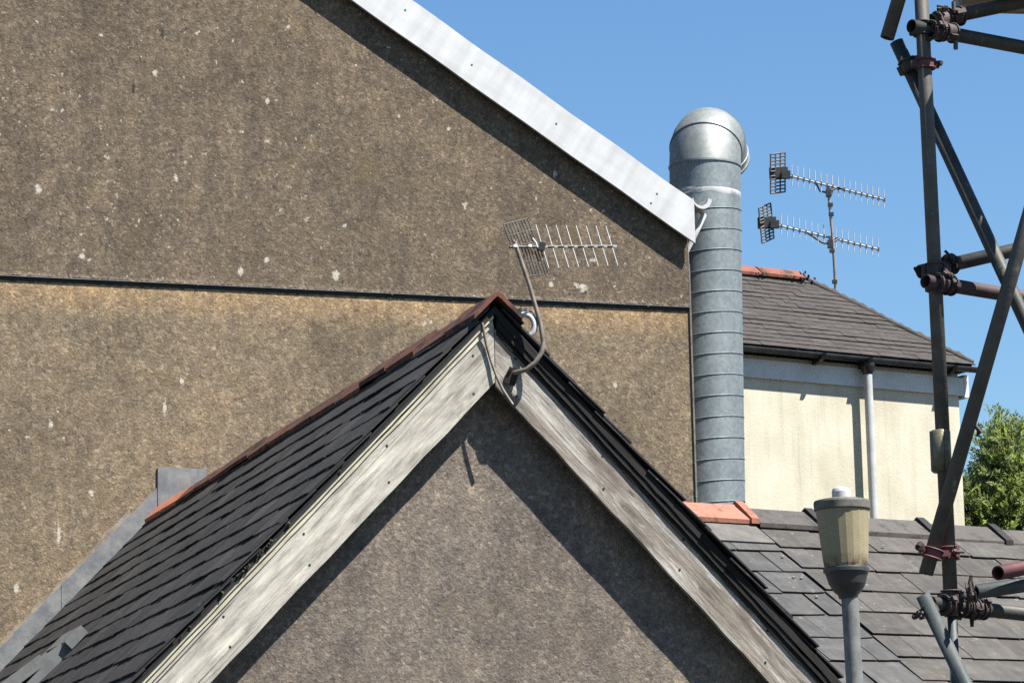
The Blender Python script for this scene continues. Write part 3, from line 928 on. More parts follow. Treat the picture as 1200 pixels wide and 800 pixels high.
def terr_slates(root, u0, u1, mat, rows, gauge, sw, seed, skew=0.0, lift=0.0, off=.0, s0=.25):
    r = random.Random(seed)
    v = [slate_mesh('slate', sw-.0025, gauge*2+.05, .006, mat, seed*10+i) for i in range(7)]
    cache = {}
    for row in range(rows):
        s = s0 + gauge*row
        u = u0 - (sw/2 if row % 2 else 0) + off
        while u < u1-.02:
            a, b2 = max(u, u0), min(u+sw, u1)
            gl = G.loc(Tf.world(((a+b2)/2, -cos(PT)*s, TZ-sin(PT)*s)))
            if gl.y < .25 or gl.x < .0 or gl.z < DECK - T*gl.x: u += sw; continue
            if b2-a > .03:
                if b2-a > sw-.005 and row: me = v[r.randrange(7)]
                else:
                    key = (round(b2-a, 2), row == 0)
                    if key not in cache: cache[key] = slate_mesh('slate', b2-a-.004, (gauge*2+.05 if row else s0-.02), .007, mat, seed+row*100)
                    me = cache[key]
                uc = (a+b2)/2
                ss = s + skew*(u1-uc) if skew else s
                org = Vector((uc, -cos(PT)*ss, TZ-sin(PT)*ss)) + Zs*(.026+lift+r.uniform(0, .005)) + Ys*r.uniform(-.004, .004)
                lay('slate', me, root, org, Xs, Ys, Zs, .043+r.uniform(-.004, .008), r.uniform(-.010, .010)+skew, r)
            u += sw
SG = .250
terr_slates(tl, -1.25, -.012, M['slate_blue'], 11, SG, .31, 21, skew=.045, lift=.010, s0=.45)
terr_slates(tr, .012, 4.6, M['slate_brown'], 11, SG, .335, 22, s0=.375)
# the top course of the left house is one lead coloured slab, cement pointed
for k, (a, b2) in enumerate(((-1.25, -.62), (-.615, -.02))):
    org = Vector(((a+b2)/2, -cos(PT)*.375, TZ-sin(PT)*.375)) + Zs*.048
    MB().box((0, .15, 0), (b2-a-.004, .30, .010)).build('top_slab', M['slab'], tl, basis(org, Xs, Ys, Zs) @ Matrix.Rotation(-.04, 4, 'X'))
def ridge_x(name, root, u0, ln, mat, wing, pitch, zz, colmat=None, seed=1):
    me = ridge_mesh(name, ln, wing, pitch, .02, mat, seed)
    mt = Matrix.Translation((u0, 0, zz)) @ Matrix.Rotation(-pi/2, 4, 'Z')
    o = link(name, me, root, mt)
    if colmat:
        c, s_ = cos(pitch), sin(pitch)
        w2 = wing*1.08
        k = [(-w2*c, -w2*s_+.016), (-.03, .004), (0, .022), (.03, .004), (w2*c, -w2*s_+.016)]
        k2 = [(p[0], p[1]-.03) for p in reversed(k)]
        bb = MB().prism(k+k2, (ln-.055, ln-.002), 'y')
        bb.build('collar', colmat, o)
    return o
for u0, ln in ((-1.25, .40), (-.845, .42), (-.42, .42)):
    o = ridge_x('ridge_tile', tl, u0, ln, M['ridge_red_fresh'], .185, PT, TZ+.09, M['ridge_red_fresh'], seed=int(50+u0*10))
    if u0 > -.5: o['label'] = 'orange red ridge tile with raised collar'
e = [.010]
for px, py in ((952, 603), (1083, 617), (1167, 629)):
    e.append(Tf.hit(px, py, (0, 0, TZ+.06), (0, 1, 0)).x)
e += [e[-1]+.52, e[-1]+1.04, e[-1]+1.56, 4.6]
for i in range(len(e)-1):
    ridge_x('ridge_tile', tr, e[i], e[i+1]-e[i], M['ridge_grey'], .185, PT, TZ+.072-.022*e[i]+r.uniform(-.004, .004), M['ridge_collar'], seed=80+i)
# clips along the joint between the two roofs
for px, py in ((899, 630), (917, 652), (930, 676), (939, 677), (957, 699), (866, 664), (1035, 640)):
    q = Tf.hit(px, py, (0, 0, TZ+.055), (0, -sin(PT), cos(PT)))
    o = MB().box((0, 0, 0), (.020, .015, .004), None, .8).build('clip', M['mortar'], tl if px < 1000 and px < 960 else tr, basis(q+Zs*.004, Xs, Ys, Zs) @ Matrix.Rotation(r.uniform(-.6, .6), 4, 'Z'))

# ================================================================== cream house behind
cp = at(1140, 430, 27.0)
Hf = Frame(cp, 59)
ch = empty('cream_house', Hf.world((0, 0, 0)), Hf.rz)
tag(ch, 'cream rendered house with hipped slate roof, black gutter and white downpipe', 'house')
EZ = cp.z; PC = radians(40); OV = .094       # eaves line at y = 0, wall set back
wr = Hf.pt(1127, 540, OV).x
UL = -6.0; DPTH = 2*1.02
MB().prism([(UL, 0), (wr, 0), (wr, EZ-.05), (UL, EZ-.05)], (OV, DPTH-OV)).build('wall', M['cream'], ch)
f0 = EZ-.075; f1 = Hf.pt(1010, 453, OV-.03).z
MB().prism([(UL, f1), (wr+.04, f1), (wr+.04, f0-.012), (UL, f0-.012)], (OV-.028, OV-.002)).build('fascia', M['fascia'], ch)
MB().box((wr+.067, OV+.37, (f0+f1)/2), (.05, .80, f0-f1+.03)).build('end_fascia', M['white'], ch)
RH = 1.02; rz_ = RH*tan(PC)
# hipped roof deck
vs = [(UL, 0, EZ), (0, 0, EZ), (0, DPTH, EZ), (UL, DPTH, EZ), (UL, RH, EZ+rz_), (-RH, RH, EZ+rz_)]
vs += [(UL, 0, EZ-.03), (0, 0, EZ-.03), (0, DPTH, EZ-.03), (UL, DPTH, EZ-.03)]
MB().add(vs, [(0, 1, 5, 4), (1, 2, 5), (2, 3, 4, 5), (0, 4, 3), (0, 6, 7, 1), (1, 7, 8, 2), (2, 8, 9, 3), (3, 9, 6, 0), (6, 9, 8, 7)]).build('roof_deck', M['deck'], ch)
# far slates: too small to pick apart, one piece
Yc, Zc = Vector((0, cos(PC), sin(PC))), Vector((0, -sin(PC), cos(PC)))
gz = .074
SLn = RH/cos(PC)
k_rows = int(SLn/gz)
far = [slate_mesh('slate', .1995, .26, .008, M['slate_far'], 300+i) for i in range(6)]
bs = [MB() for _ in range(4)]
rr_ = random.Random(5)
for row in range(k_rows+1):
    s = gz*row - .02
    hip = -(s+.02)*cos(PC)
    u = UL + (.1 if row % 2 else 0)
    while u < hip-.02:
        wd = min(.2, hip-.0-u)
        me = far[rr_.randrange(6)]
        sag = .010*noise.noise(Vector((u*.8, row*.35, 2)))
        org = Vector((u+wd/2, cos(PC)*s, EZ+sin(PC)*s)) + Zc*(.026+sag+rr_.uniform(0, .004))
        mt = basis(org, Vector((1, 0, 0)), Yc, Zc) @ Matrix.Rotation(rr_.uniform(-.008, .008), 4, 'Z') @ Matrix.Rotation(-.085, 4, 'X') @ Matrix.Diagonal((wd/.2, 1, 1, 1))
        ln = min(1, (SLn-s)/.27) if SLn-s < .27 else 1
        mt = mt @ Matrix.Diagonal((1, max(.2, ln), 1, 1))
        bs[rr_.randrange(4)].add([mt @ v.co for v in me.vertices], [tuple(p.vertices) for p in me.polygons])
        u += wd
for q in bs:
    tag(q.build('slates', M['slate_far'], ch), kind='stuff')
# hip: a roll of mitred slate over the corner
MB().tube([(0.0, 0.0, EZ+.03), (-RH, RH, EZ+rz_+.03)], .028, 8).build('hip_roll', M['slate_far'], ch)
me = [ridge_mesh('ridge_tile', .45, .13, PC-.1, .02, M['ridge_far'], 90+i) for i in range(3)]
u = -RH-.47; i = 0
while u > UL:
    link('ridge_tile', me[i % 3], ch, Matrix.Translation((u, RH, EZ+rz_+.075+r.uniform(-.008, .008))) @ Matrix.Rotation(-pi/2, 4, 'Z'))
    u -= .455; i += 1
b = MB()
for k in range(60):                        # dead moss and broken pointing at the end of the red ridge
    q = Vector((-RH+r.uniform(-.55, .06), RH-.11+r.uniform(-.03, .03), EZ+rz_+r.uniform(-.03, .0)))
    if r.random() < .4: q = Vector((-RH+r.gauss(-.06, .05), RH-.02+r.uniform(-.05, .05), EZ+rz_+r.uniform(0, .07)))
    d = r.uniform(.008, .022)
    b.box(q, (d*1.6, d, d*.7), Matrix.Rotation(r.uniform(0, 3), 3, Vector((r.random(), r.random(), r.random())).normalized()), .5)
tag(b.build('ridge_moss', M['iron_dark'], ch), kind='stuff')
# gutter with brackets and end cap
b = MB(); seg = 10; R0 = .043
vo = []
for x_ in (UL, .012):
    for rr in (R0, R0-.008):
        for k in range(seg+1):
            t = pi + pi*k/seg
            vo.append((x_, -.028+rr*cos(t), EZ-.012+rr*sin(t)))
q = seg+1; fs = []
for k in range(seg):
    fs += [(k, k+1, 2*q+k+1, 2*q+k), (q+k+1, q+k, 3*q+k, 3*q+k+1)]
fs += [(0, 2*q, 3*q, q), (q-1, 2*q-1, 4*q-1, 3*q-1)]
fs.append(tuple(range(2*q, 3*q)))
b.add(vo, fs, True); b.build('gutter', M['gutter_black'], ch)
dpx = Hf.pt(1017, 440, OV-.10).x
for px in (959, 1013, 1112):
    x_ = Hf.pt(px, 425, 0).x
    MB().prism([(-.10, EZ-.02), (OV-.03, EZ-.02), (OV-.03, EZ-.095), (-.02, EZ-.085), (-.06, EZ-.065)], (x_-.018, x_+.018), 'x').build('gutter_bracket', M['gutter_black'], ch)
MB().lathe([(.034, 0), (.05, .03), (.062, .07), (.062, .10)], 16, (dpx, OV-.10, EZ-.150)).build('outlet', M['gutter_black'], ch)
MB().tube([(dpx, OV-.10, EZ-.15), (dpx, OV-.10, 0)], .036, 14).build('downpipe', M['pipe_white'], ch)
for z_ in (5.2, 3.4):
    MB().box((dpx, OV-.06, z_), (.12, .12, .05)).build('pipe_clip', M['pipe_white'], ch)

# ================================================================== rear aerials on one mast
def rod_grid(name, corner, du, dv, nu, nv, rr, mat, parent):
    b = MB()
    for i in range(nu):
        p = corner + du*(i/(nu-1)); b.tube([p, p+dv], rr, 5)
    for j in range(nv):
        p = corner + dv*(j/(nv-1)); b.tube([p, p+du], rr, 5)
    return b.build(name, mat, parent)
mb = at(981, 346, 29.0)
am = empty('aerial_mast', (mb.x, mb.y, mb.z-1.1))
tag(am, 'thin roof mast carrying two long television aerials above the cream house', 'aerial mast')
L0 = am.location.copy()
A = lambda x, y, d=29.0: at(x, y, d) - L0
MB().tube([Vector((A(981, 346).x, A(981, 346).y, 0)), A(978, 310), A(975, 270), A(970, 216)], [.018, .016, .015, .014], 8).build('mast', M['alu'], am)
for (x0, y0, x1, y1, cx, cy, gx0, gy0, gx1, gy1, gx2, gy2, nd) in (
        (921, 205, 1036, 234, 970, 220, 903, 181, 920, 179, 903, 227, 17),
        (908, 263, 1029, 292, 972, 280, 889, 244, 903, 238, 893, 285, 17)):
    d0, d1 = 28.75, 29.3
    P0, P1 = A(x0, y0, d0), A(x1, y1, d1)
    bo = MB().tube([P0, P1], .009, 8).build('boom', M['alu'], am)
    bo['label'] = 'aerial boom with rods'
    up = Vector((.02, 0, 1)).normalized()
    for k in range(nd):
        t = .06 + .94*k/(nd-1)
        p = P0.lerp(P1, t)
        hl = .115 - .015*t
        MB().tube([p - up*hl*.75, p + up*hl], .0042, 5).build('director', M['alu_pale'], bo)
        MB().box(p, (.022, .022, .03)).build('rod_clip', M['mesh_grey'], bo)
    c = A(gx0, gy0, d0-.05); du = A(gx1, gy1, d0+.05)-c; dv = A(gx2, gy2, d0-.03)-c
    rod_grid('reflector', c, du, dv*.44, 4, 6, .0075, M['mesh_grey'], am)
    rod_grid('reflector', c+dv*.56, du, dv*.44, 4, 6, .0075, M['mesh_grey'], am)
    MB().box(c+du*.55+dv*.5, (.17, .05, .10)).build('junction_box', M['black_plastic'], am)
    MB().box(P0+(P1-P0)*.0, (.08, .05, .07)).build('dipole_box', M['black_plastic'], am)
    MB().tube([P0.lerp(P1, .30), A(cx-9, cy+4), A(cx, cy+6), A(cx+12, cy-1), P0.lerp(P1, .58)], .010, 6).build('mast_bracket', M['mesh_grey'], am)
    MB().box(A(cx+1, cy+6), (.05, .06, .07)).build('clamp', M['black_plastic'], am)
for px, py in ((973, 240), (974, 251), (975, 294), (978, 330)):
    MB().box(A(px, py), (.045, .045, .03)).build('cable_clip', M['black_plastic'], am)

# ================================================================== near aerial on the gable
AD = 14.0
bp = G.world(G.pt(600, 438, -.01))
na = empty('television_aerial', bp)
tag(na, 'weathered television aerial on a bent mast fixed to the gable peak', 'aerial')
A = lambda x, y, d=AD: at(x, y, d) - bp
d_ = hypot(bp.x, bp.y)
MB().tube([A(599, 438, d_+.005), A(606, 436, d_-.022), A(617, 433, d_-.03), A(628, 424, d_-.032), A(635, 412, d_-.032), A(636.5, 400, d_-.032), A(633, 378, d_-.036), A(620, 333, d_-.045), A(603, 283, d_-.05)], [.011]*5+[.0105, .010, .0095, .009], 10).build('mast', M['mast'], na)
MB().box(A(600, 441, d_-.004), (.05, .02, .075), Matrix.Rotation(.35, 3, 'Y')).build('bracket_plate', M['iron_dark'], na)
for px, py in ((598, 434), (602, 446)):
    MB().tube([A(px, py, d_+.0), A(px, py, d_-.022)], .007, 6).build('bolt', M['iron_dark'], na)
P0, P1 = A(597, 289.5, d_-.06), A(718, 288.5, d_+.22)
bo = MB().tube([P0, P1], .0065, 8).build('boom', M['mesh_grey'], na)
ev = A(642.5, 312, d_-.05) - A(627.5, 262, d_-.05)
for k in range(8):
    px = 635 + 11.7*k
    c = P0.lerp(P1, (px-597)/121.0)
    e_ = ev*(1-.012*k)
    tn = ev.normalized()
    MB().tube([c-e_*.52, c+e_*.50], .0028, 6).build('director', M['alu_pale'], na)
    MB().box(c+(P1-P0).normalized()*.012, (.027, .014, .011)).build('rod_clip', M['white_plastic'], na)
MB().box(P0.lerp(P1, .31), (.030, .03, .036), Matrix.Rotation(.3, 3, 'Y')).build('dipole_box', M['black_plastic'], na)
for t in (.05, .19):
    MB().lathe([(0, .008), (.010, .006), (.013, -.006), (0, -.008)], 10, P0.lerp(P1, t)+Vector((0, -.012, .002))).build('wing_nut', M['alu_pale'], na)
def slat_panel(c0, c1, c3, n):
    b = MB()
    du, dv = c1-c0, c3-c0
    for i in range(n):
        p = c0+du*(i/(n-1)); b.tube([p, p+dv], .0034, 5)
    for j in range(3):
        p = c0+dv*(j/2); b.tube([p, p+du], .0030, 5)
    return b.build('reflector', M['mesh_grey'], na)
slat_panel(A(590, 263, d_-.04), A(618, 256, d_+.05), A(600, 290, d_-.04), 9)
slat_panel(A(604, 291, d_-.04), A(632, 288, d_+.05), A(615, 324, d_-.04), 9)
MB().tube([A(624, 279), A(628, 284), A(630, 290)], .004, 6).build('dipole', M['alu_pale'], na)

# white loop of cable tied behind the mast, and the black coax below it
lp = G.world(G.pt(615, 383, .12))
co = MB()
dl = hypot(lp.x, lp.y)
pts = []
for k in range(22):
    t = radians(128 - 235*k/21)
    pts.append(at(614.5+11.5*cos(t), 382-13.5*sin(t), dl) - lp)
co.tube(pts, .0125, 10)
o = co.build('cable_loop', M['white_plastic']); o.location = lp
tag(o, 'short white plastic loop beside the aerial mast at the gable peak', 'cable loop')
co = MB()
for q in range(3):
    pts = []
    for k in range(30):
        t = radians(165 - 215*k/29)
        pts.append(at(612+(14+q*1.7)*cos(t)+.6*sin(k*2+q), 380-(15+q*1.6)*sin(t)+.6*cos(k*1.7), dl+.03+.006*q) - lp)
    co.tube(pts, .0045, 7)
o = co.build('coiled_cable', M['black_plastic']); o.location = lp
tag(o, 'black coiled cable tucked behind the white loop at the gable peak', 'cable')
co = MB()
base = G.world(G.pt(577, 394, -.005))
db = hypot(base.x, base.y)
pts = [at(x, y, db-(.030, .028, .016, .010, .010, .010, .010, .010)[i])-base for i, (x, y) in enumerate(((565, 378), (567, 389), (570, 404), (575.5, 423), (582, 441), (589, 456), (596, 467), (601, 474)))]
co.tube(pts, .0065, 8)  # upper run is added in place of the mast's shadow on the board
o = co.build('cable_and_mast_shadow', M['mast']); o.location = base
tag(o, 'thin cable down the joint of the two bargeboards, upper run shaped as the mast shadow', 'cable')

# ================================================================== street lamp
lb = at(1001, 795, 12.6)
sl = empty('street_lamp', (lb.x, lb.y, 0))
tag(sl, 'old street lamp with yellowed bucket shade on grey post in front of slates', 'street lamp')
LD = 12.6
k_ = LD/F_PX*1.02
def lz(y, x=990): return at(x, y, LD)
def lp_(x, y): return at(x, y, LD) - sl.location
ax0, ax1 = lp_(994, 700), lp_(986.5, 590)
lean = ((ax1.x-ax0.x)/(ax1.z-ax0.z), 0)
def turned(name, prof, mat, seg=40, smooth=True):
    """profile of (half width px, y px) about the lamp's leaning axis"""
    b = MB(); rings = []
    for hw, y in prof:
        x = 994 + (986.5-994)*(700-y)/110.0
        c = lp_(x, y)
        rings.append([(c.x+hw*k_*cos(2*pi*(k+.5)/seg), c.y+hw*k_*sin(2*pi*(k+.5)/seg), c.z) for k in range(seg)])
    for P, Q in zip(rings, rings[1:]):
        b.add(P+Q, [(k, (k+1) % seg, seg+(k+1) % seg, seg+k) for k in range(seg)], smooth)
    b.add(rings[0], [tuple(range(seg))]); b.add(rings[-1], [tuple(range(seg))])
    o = b.build(name, mat, sl)
    return o
pb_, pt_ = lp_(1001.5, 800), lp_(995.5, 694)
MB().tube([(pb_.x+.02, pb_.y, 0), (pb_.x+.012, pb_.y, pb_.z-.9), tuple(pb_), tuple(pt_)], [.036, .034, 9.8*k_, 9.8*k_], 28).build('post', M['lamp_post'], sl)
turned('holder', [(10.5, 701), (11.5, 697), (16, 693), (21, 684), (23.5, 675), (24.5, 672), (25.5, 670)], M['lamp_black'])
turned('holder_rim', [(24, 671.5), (26.5, 670), (26.5, 666), (24.5, 664.5)], M['lamp_black'])
bo = turned('shade', [(24.6, 665), (25.4, 661), (26.5, 650), (29.5, 612), (30.6, 597)], M['bowl'], 22, False)
mz = min(v.co.z for v in bo.data.vertices)
for v in bo.data.vertices: v.co.z -= mz
bo.location.z += mz
turned('cap', [(30.8, 598.5), (32.4, 597), (32.6, 589), (31.8, 586.8), (24, 585), (11, 583.5)], M['lamp_cap'])
turned('photocell', [(10.6, 585), (10.8, 576), (9.5, 572.5), (6.5, 570.8), (2.5, 569.8)], M['white_plastic'], 24)

# ================================================================== scaffolding
SD = 10.65
s0 = at(1118, 800, SD)
scf = empty('scaffolding', (s0.x, s0.y, 0))
tag(scf, 'scaffolding of dull steel tubes and rusty couplers at the right edge', 'scaffolding')
S = lambda x, y, d=SD: at(x, y, d) - scf.location
TR = .0242
def stube(x0, y0, x1, y1, d0, d1, mat, ext0=0.0, ext1=0.0, rr=TR):
    p, q = S(x0, y0, d0), S(x1, y1, d1)
    v = (q-p).normalized()
    return MB().pipe(p-v*ext0, q+v*ext1, rr).build('tube', mat, scf)
# standard: extended to the ground and above the frame
p, q = S(1079.8, 0), S(1113.8, 690)
v = (q-p).normalized()
MB().pipe(p-v*1.2, S(1115.2, 722), TR, seg=20).build('standard', M['scaf'], scf)
lo = S(1119.5, 800)
MB().pipe(S(1115.5, 715), lo+(lo-S(1115.5, 715)).normalized()*(lo.z/max(.2, abs((lo-S(1115.5, 715)).normalized().z))), .0165).build('base_jack', M['scaf_teal'], scf)
stube(1050.5, 49, 1200, 372, SD+.060, SD+.060, M['scaf_dark'], 0, 1.3)                # long brace behind
stube(1085, 672, 1200, 272, SD-.062, SD-.062, M['scaf'], 0, 1.3)                      # brace in front
stube(1039.5, 45, 1053, 0, SD-.05, SD-.05, M['scaf'], 0, .6)
stube(1068, 31, 1200, 56, SD-.052, SD+.35, M['scaf_dark'], 0, 1.3)
stube(1092, 24.5, 1200, 2, SD+.052, SD+.30, M['scaf_dark'], 0, 1.3)
stube(1078, 318.5, 1200, 290.5, SD+.050, SD+.32, M['scaf_dark'], 0, 1.3)
stube(1084.5, 329.5, 1200, 348.5, SD-.050, SD+.33, M['scaf_rust'], 0, 1.3)
stube(1091, 706.5, 1200, 719, SD-.055, SD+.30, M['scaf_dark'], 0, 1.3)
stube(1141, 693.5, 1200, 685, SD-.12, SD+.10, M['scaf_teal'], 0, 1.3)
o = stube(1169.5, 671, 1200, 665, SD-.16, SD-.02, M['scaf_red'], 0, 1.3)
o['label'] = 'tube painted faded red'
stube(1081.5, 697, 1131, 801, SD-.115, SD-.115, M['scaf_teal'], 0, 2.2)
# board edge at the top right corner
MB().box(S(1215, -34, SD+.15), (.35, .9, .038), Matrix.Rotation(.15, 3, 'Z')).build('scaffold_board', M['board_grey'], scf)

def coupler(x, y, d, axis, mat, rr=TR, ln=.052, bolt=1, spin=0.0, nut=True):
    """a forged clip round a tube: two half bands with a gap, ribs, a hinge lug and a nut and bolt"""
    c = S(x, y, d); a = Vector(axis).normalized()
    upv = Vector((0, 1, 0)) if abs(a.y) < .8 else Vector((0, 0, 1))
    e1 = a.cross(upv).normalized(); e2 = a.cross(e1)
    Rm = Matrix((e1, e2, a)).transposed()
    b = MB()
    seg = 10
    for h0 in (spin, spin+pi):
        vs = []
        for zz in (-ln/2, ln/2):
            for k in range(seg+1):
                t = h0+.10+(pi-.2)*k/seg
                for q in (rr+.001, rr+.006):
                    vs.append(c + Rm @ Vector((q*cos(t), q*sin(t), zz)))
        n2 = 2*(seg+1); fs = []
        for k in range(seg):
            i = 2*k
            fs += [(i+1, i+3, n2+i+3, n2+i+1), (i+2, i, n2+i, n2+i+2), (i, i+2, i+3, i+1), (n2+i+2, n2+i, n2+i+1, n2+i+3)]
        fs += [(0, 1, n2+1, n2), (2*seg+1, 2*seg, n2+2*seg, n2+2*seg+1)]
        b.add(vs, fs)
        for zz in (-ln*.42, ln*.42):
            pts = [c + Rm @ Vector(((rr+.009)*cos(h0+.2+(pi-.4)*k/seg), (rr+.009)*sin(h0+.2+(pi-.4)*k/seg), zz)) for k in range(seg+1)]
            b.tube(pts, .0035, 5)
    for t in (spin, spin+pi):
        ctr = c + Rm @ Vector(((rr+.015)*cos(t), (rr+.015)*sin(t), 0))
        rot = Rm @ Matrix.Rotation(t, 3, 'Z')
        b.box(ctr, (.015, .015, ln*.7), rot)
    o = b.build('coupler', mat, scf)
    if nut:
        t = spin
        c1 = c + Rm @ Vector(((rr+.022)*cos(t), (rr+.022)*sin(t), 0))
        ty = Rm @ Vector((-sin(t), cos(t), 0))
        MB().tube([c1-ty*.024, c1+ty*.028], .005, 6).tube([c1+ty*.012, c1+ty*.023], .0095, 6, True, False).build('bolt', M['coupler'], o)
    return o
std = v
ha = (S(1200, 56, SD+.35)-S(1068, 31, SD-.052)).normalized()
hb = (S(1200, 2, SD+.3)-S(1092, 24.5, SD+.052)).normalized()
hm = (S(1200, 290.5, SD+.32)-S(1078, 318.5, SD+.05)).normalized()
hr = (S(1200, 348.5, SD+.33)-S(1084.5, 329.5, SD-.05)).normalized()
hl = (S(1200, 719, SD+.3)-S(1091, 706.5, SD-.055)).normalized()
dA = (S(1200, 372)-S(1050.5, 49)).normalized(); dB = (S(1200, 272)-S(1085, 672)).normalized()
dC = (S(1131, 801)-S(1081.5, 697)).normalized()
# top joint
coupler(1081.3, 34, SD, std, M['coupler'], spin=.4)
coupler(1096, 36.5, SD-.02, ha, M['coupler'], spin=1.2)
coupler(1111, 38, SD+.01, ha, M['coupler'], spin=2.2, nut=False)
coupler(1104, 24, SD+.06, hb, M['coupler'], spin=.6)
coupler(1119, 20, SD+.08, hb, M['coupler'], spin=1.5, nut=False)
MB().tube([S(1117.5, 2.5, SD), S(1118, 13, SD)], .007, 8).build('swivel_pin', M['scaf_teal'], scf)
MB().tube([S(1120, 47, SD), S(1120, 58, SD)], .008, 8).build('swivel_pin', M['scaf_teal'], scf)
# red swivel on the brace
coupler(1084.8, 75.5, SD, std, M['coupler_red'], ln=.035, spin=-.2)
coupler(1066, 77, SD+.045, dA, M['coupler'], ln=.045, spin=.7)
MB().box(S(1075, 76, SD-.005), (.045, .03, .022)).build('swivel_plate', M['coupler'], scf)
# middle joint
coupler(1096, 317, SD, std, M['coupler'], spin=.3)
coupler(1108, 311.5, SD+.09, hm, M['coupler'], spin=1.0)
coupler(1113.5, 310, SD+.10, hm, M['coupler'], ln=.03, spin=2.0, nut=False)
coupler(1097.2, 333, SD, std, M['coupler'], spin=.9)
coupler(1103, 332.5, SD-.02, hr, M['coupler'], spin=.8)
coupler(1112, 334, SD+.0, hr, M['coupler'], ln=.03, spin=1.7, nut=False)
MB().tube([S(1078.5, 318.3, SD+.05), S(1071.5, 314, SD+.03)], [.017, .005], 8).build('swivel_pin', M['iron_dark'], scf)
# sleeve on the standard
seg = 20
b = MB()
c0, c1 = S(1101.8, 504), S(1104.0, 553.5)
e_ = (c1-c0).normalized()
b.tube([c0, c0+e_*.004, c1-e_*.004, c1], [TR+.005, TR+.0095, TR+.0095, TR+.005], seg)
o = b.build('sleeve_coupler', M['sleeve'], scf)
o['label'] = 'olive sleeve round the upright tube'
MB().tube([c0+Vector((-.030, -.008, -.004)), c1+Vector((-.030, -.008, .004))], .0075, 8).build('sleeve_flange', M['sleeve'], o)
MB().tube([c0+Vector((.012, -.032, -.004)), c1+Vector((.012, -.032, .004))], .004, 6).build('sleeve_rib', M['sleeve'], o)
# foot of the front brace, red swivel
coupler(1092.5, 648, SD-.062, dB, M['coupler_red'], ln=.034, spin=.35)
coupler(1112, 648, SD, std, M['coupler_red'], ln=.045, spin=1.0)
MB().box(S(1103, 648.5, SD-.045), (.05, .025, .02)).build('swivel_plate', M['coupler_red'], scf)
MB().tube([S(1079.5, 637.5, SD-.06), S(1076, 641.5, SD-.075)], .013, 6).build('bolt', M['iron_dark'], scf)
# small clamp with a bolt on the front brace
MB().tube([S(1143, 499, SD-.06), S(1150, 507, SD-.06)], .008, 6).tube([S(1147, 498, SD-.055), S(1146, 510, SD-.055)], .006, 6).build('bolt', M['coupler'], scf)
# bottom joint
coupler(1115, 700, SD, std, M['coupler'], spin=.5)
coupler(1108.5, 708.7, SD-.03, hl, M['coupler'], ln=.03, spin=1.1, nut=False)
coupler(1130, 711.2, SD+.01, hl, M['coupler'], ln=.03, spin=.7)
coupler(1139, 712.3, SD+.05, hl, M['coupler'], ln=.032, spin=1.9, nut=False)
coupler(1150, 713.5, SD+.09, hl, M['coupler'], ln=.026, spin=.9, nut=False)
coupler(1087, 716, SD-.10, dC, M['coupler'], ln=.028, spin=2.5)
coupler(1138, 694, SD-.12, (S(1200, 685)-S(1141, 693.5)), M['coupler'], ln=.03, spin=1.4)
MB().tube([S(1136, 691, SD-.1), S(1138, 675, SD-.1)], [.012, .006], 6).build('bolt', M['iron_dark'], scf)
MB().tube([S(1139, 722, SD), S(1139, 734, SD)], [.009, .006], 6).build('bolt', M['iron_dark'], scf)

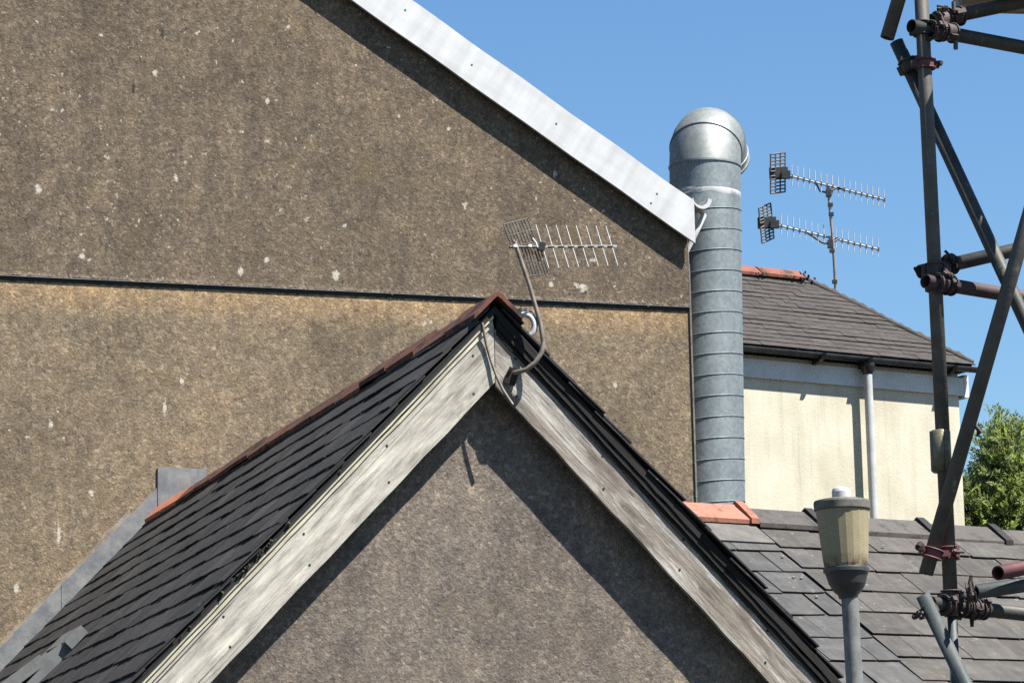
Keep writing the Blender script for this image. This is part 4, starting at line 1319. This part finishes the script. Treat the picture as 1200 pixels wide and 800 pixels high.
# ================================================================== the tree behind at the right edge
tb = at(1185, 620, 40.0)
tree = empty('evergreen_tree', (tb.x, tb.y, 0))
tag(tree, 'light green feathery evergreen behind the scaffold, right of the cream house', 'tree')
r = random.Random(31)
pz = 40.0/F_PX
topz = at(1194, 520, 40.0).z
MB().tube([(0, 0, 0), (.05, 0, topz*.5), (.06, 0, topz-.3)], [.22, .14, .03], 10).build('trunk', M['bark'], tree)
def env(z):
    """crown radius by height"""
    t = (topz-z)
    return .05 + .62*(1-math.exp(-t/.75)) + .12*t if t > 0 else 0
leaf = MB(); limbs = MB()
def spray(p, d, ln):
    """a feathery twig: small pointed leaves either side of a stem"""
    d = d.normalized()
    sd = d.cross(Vector((r.uniform(-1, 1), r.uniform(-1, 1), r.uniform(-.4, 1)))).normalized()
    n = 7
    for k in range(n):
        t = k/(n-1)
        c = p + d*(ln*t) + Vector((0, 0, -.05*t*t))
        l = ln*(.50-.26*t)*r.uniform(.7, 1.2)
        for sg in (-1, 1):
            dr = (d*.75 + sd*sg*.75 + Vector((r.uniform(-.3, .3), r.uniform(-.3, .3), r.uniform(-.3, .3)))).normalized()
            nn = dr.cross(Vector((r.uniform(-1, 1), r.uniform(-1, 1), r.uniform(-1, 1)))).normalized()*(l*.17)
            leaf.add([c, c+dr*l*.45+nn, c+dr*l, c+dr*l*.45-nn], [(0, 1, 2, 3)])
for k in range(620):
    z = topz - (r.random()**1.0)*4.2
    if z > topz-.35 and r.random() < .3: continue
    a = r.uniform(0, 2*pi)
    R_ = env(z)*r.uniform(.30, 1.0)
    clump = noise.noise(Vector((cos(a)*1.4, sin(a)*1.4, z*1.5)))
    R_ *= 1+.45*clump
    base = Vector((.06, 0, z-.25*R_))
    tip = Vector((R_*cos(a), R_*sin(a), z+r.uniform(-.05, .25)))
    if k % 3 == 0: limbs.tube([base, tip], [.02, .006], 5, False)
    for q in range(9):
        c = tip + Vector((r.gauss(0, .13), r.gauss(0, .13), r.gauss(0, .11)))
        dd = (tip-base).normalized() + Vector((r.uniform(-.7, .7), r.uniform(-.7, .7), r.uniform(-.1, .9)))
        spray(c, dd, r.uniform(.12, .24))
# a thin leader with a loose tuft
for k in range(26):
    c = Vector((.06+r.gauss(0, .05), r.gauss(0, .05), topz-.30+.50*k/26))
    spray(c, Vector((r.uniform(-1, 1), r.uniform(-1, 1), r.uniform(0, 1.1))), r.uniform(.08, .16))
# lower bush mass to the left of the leader
for k in range(330):
    a = r.uniform(0, 2*pi); rr = math.sqrt(r.random())
    zt_ = at(1140, 566, 40.0).z
    c0 = Vector((-.62+.55*rr*cos(a), .2+.55*rr*sin(a), zt_-1.6*r.random()**1.4-.25*rr*rr))
    for q in range(6):
        c = c0+Vector((r.gauss(0, .10), r.gauss(0, .10), r.gauss(0, .08)))
        spray(c, Vector((r.uniform(-1, 1), r.uniform(-1, 1), r.uniform(-.1, 1))), r.uniform(.10, .20))
leaf.build('crown', M['leaf'], tree, fix=False)
limbs.build('limbs', M['bark'], tree, fix=False)
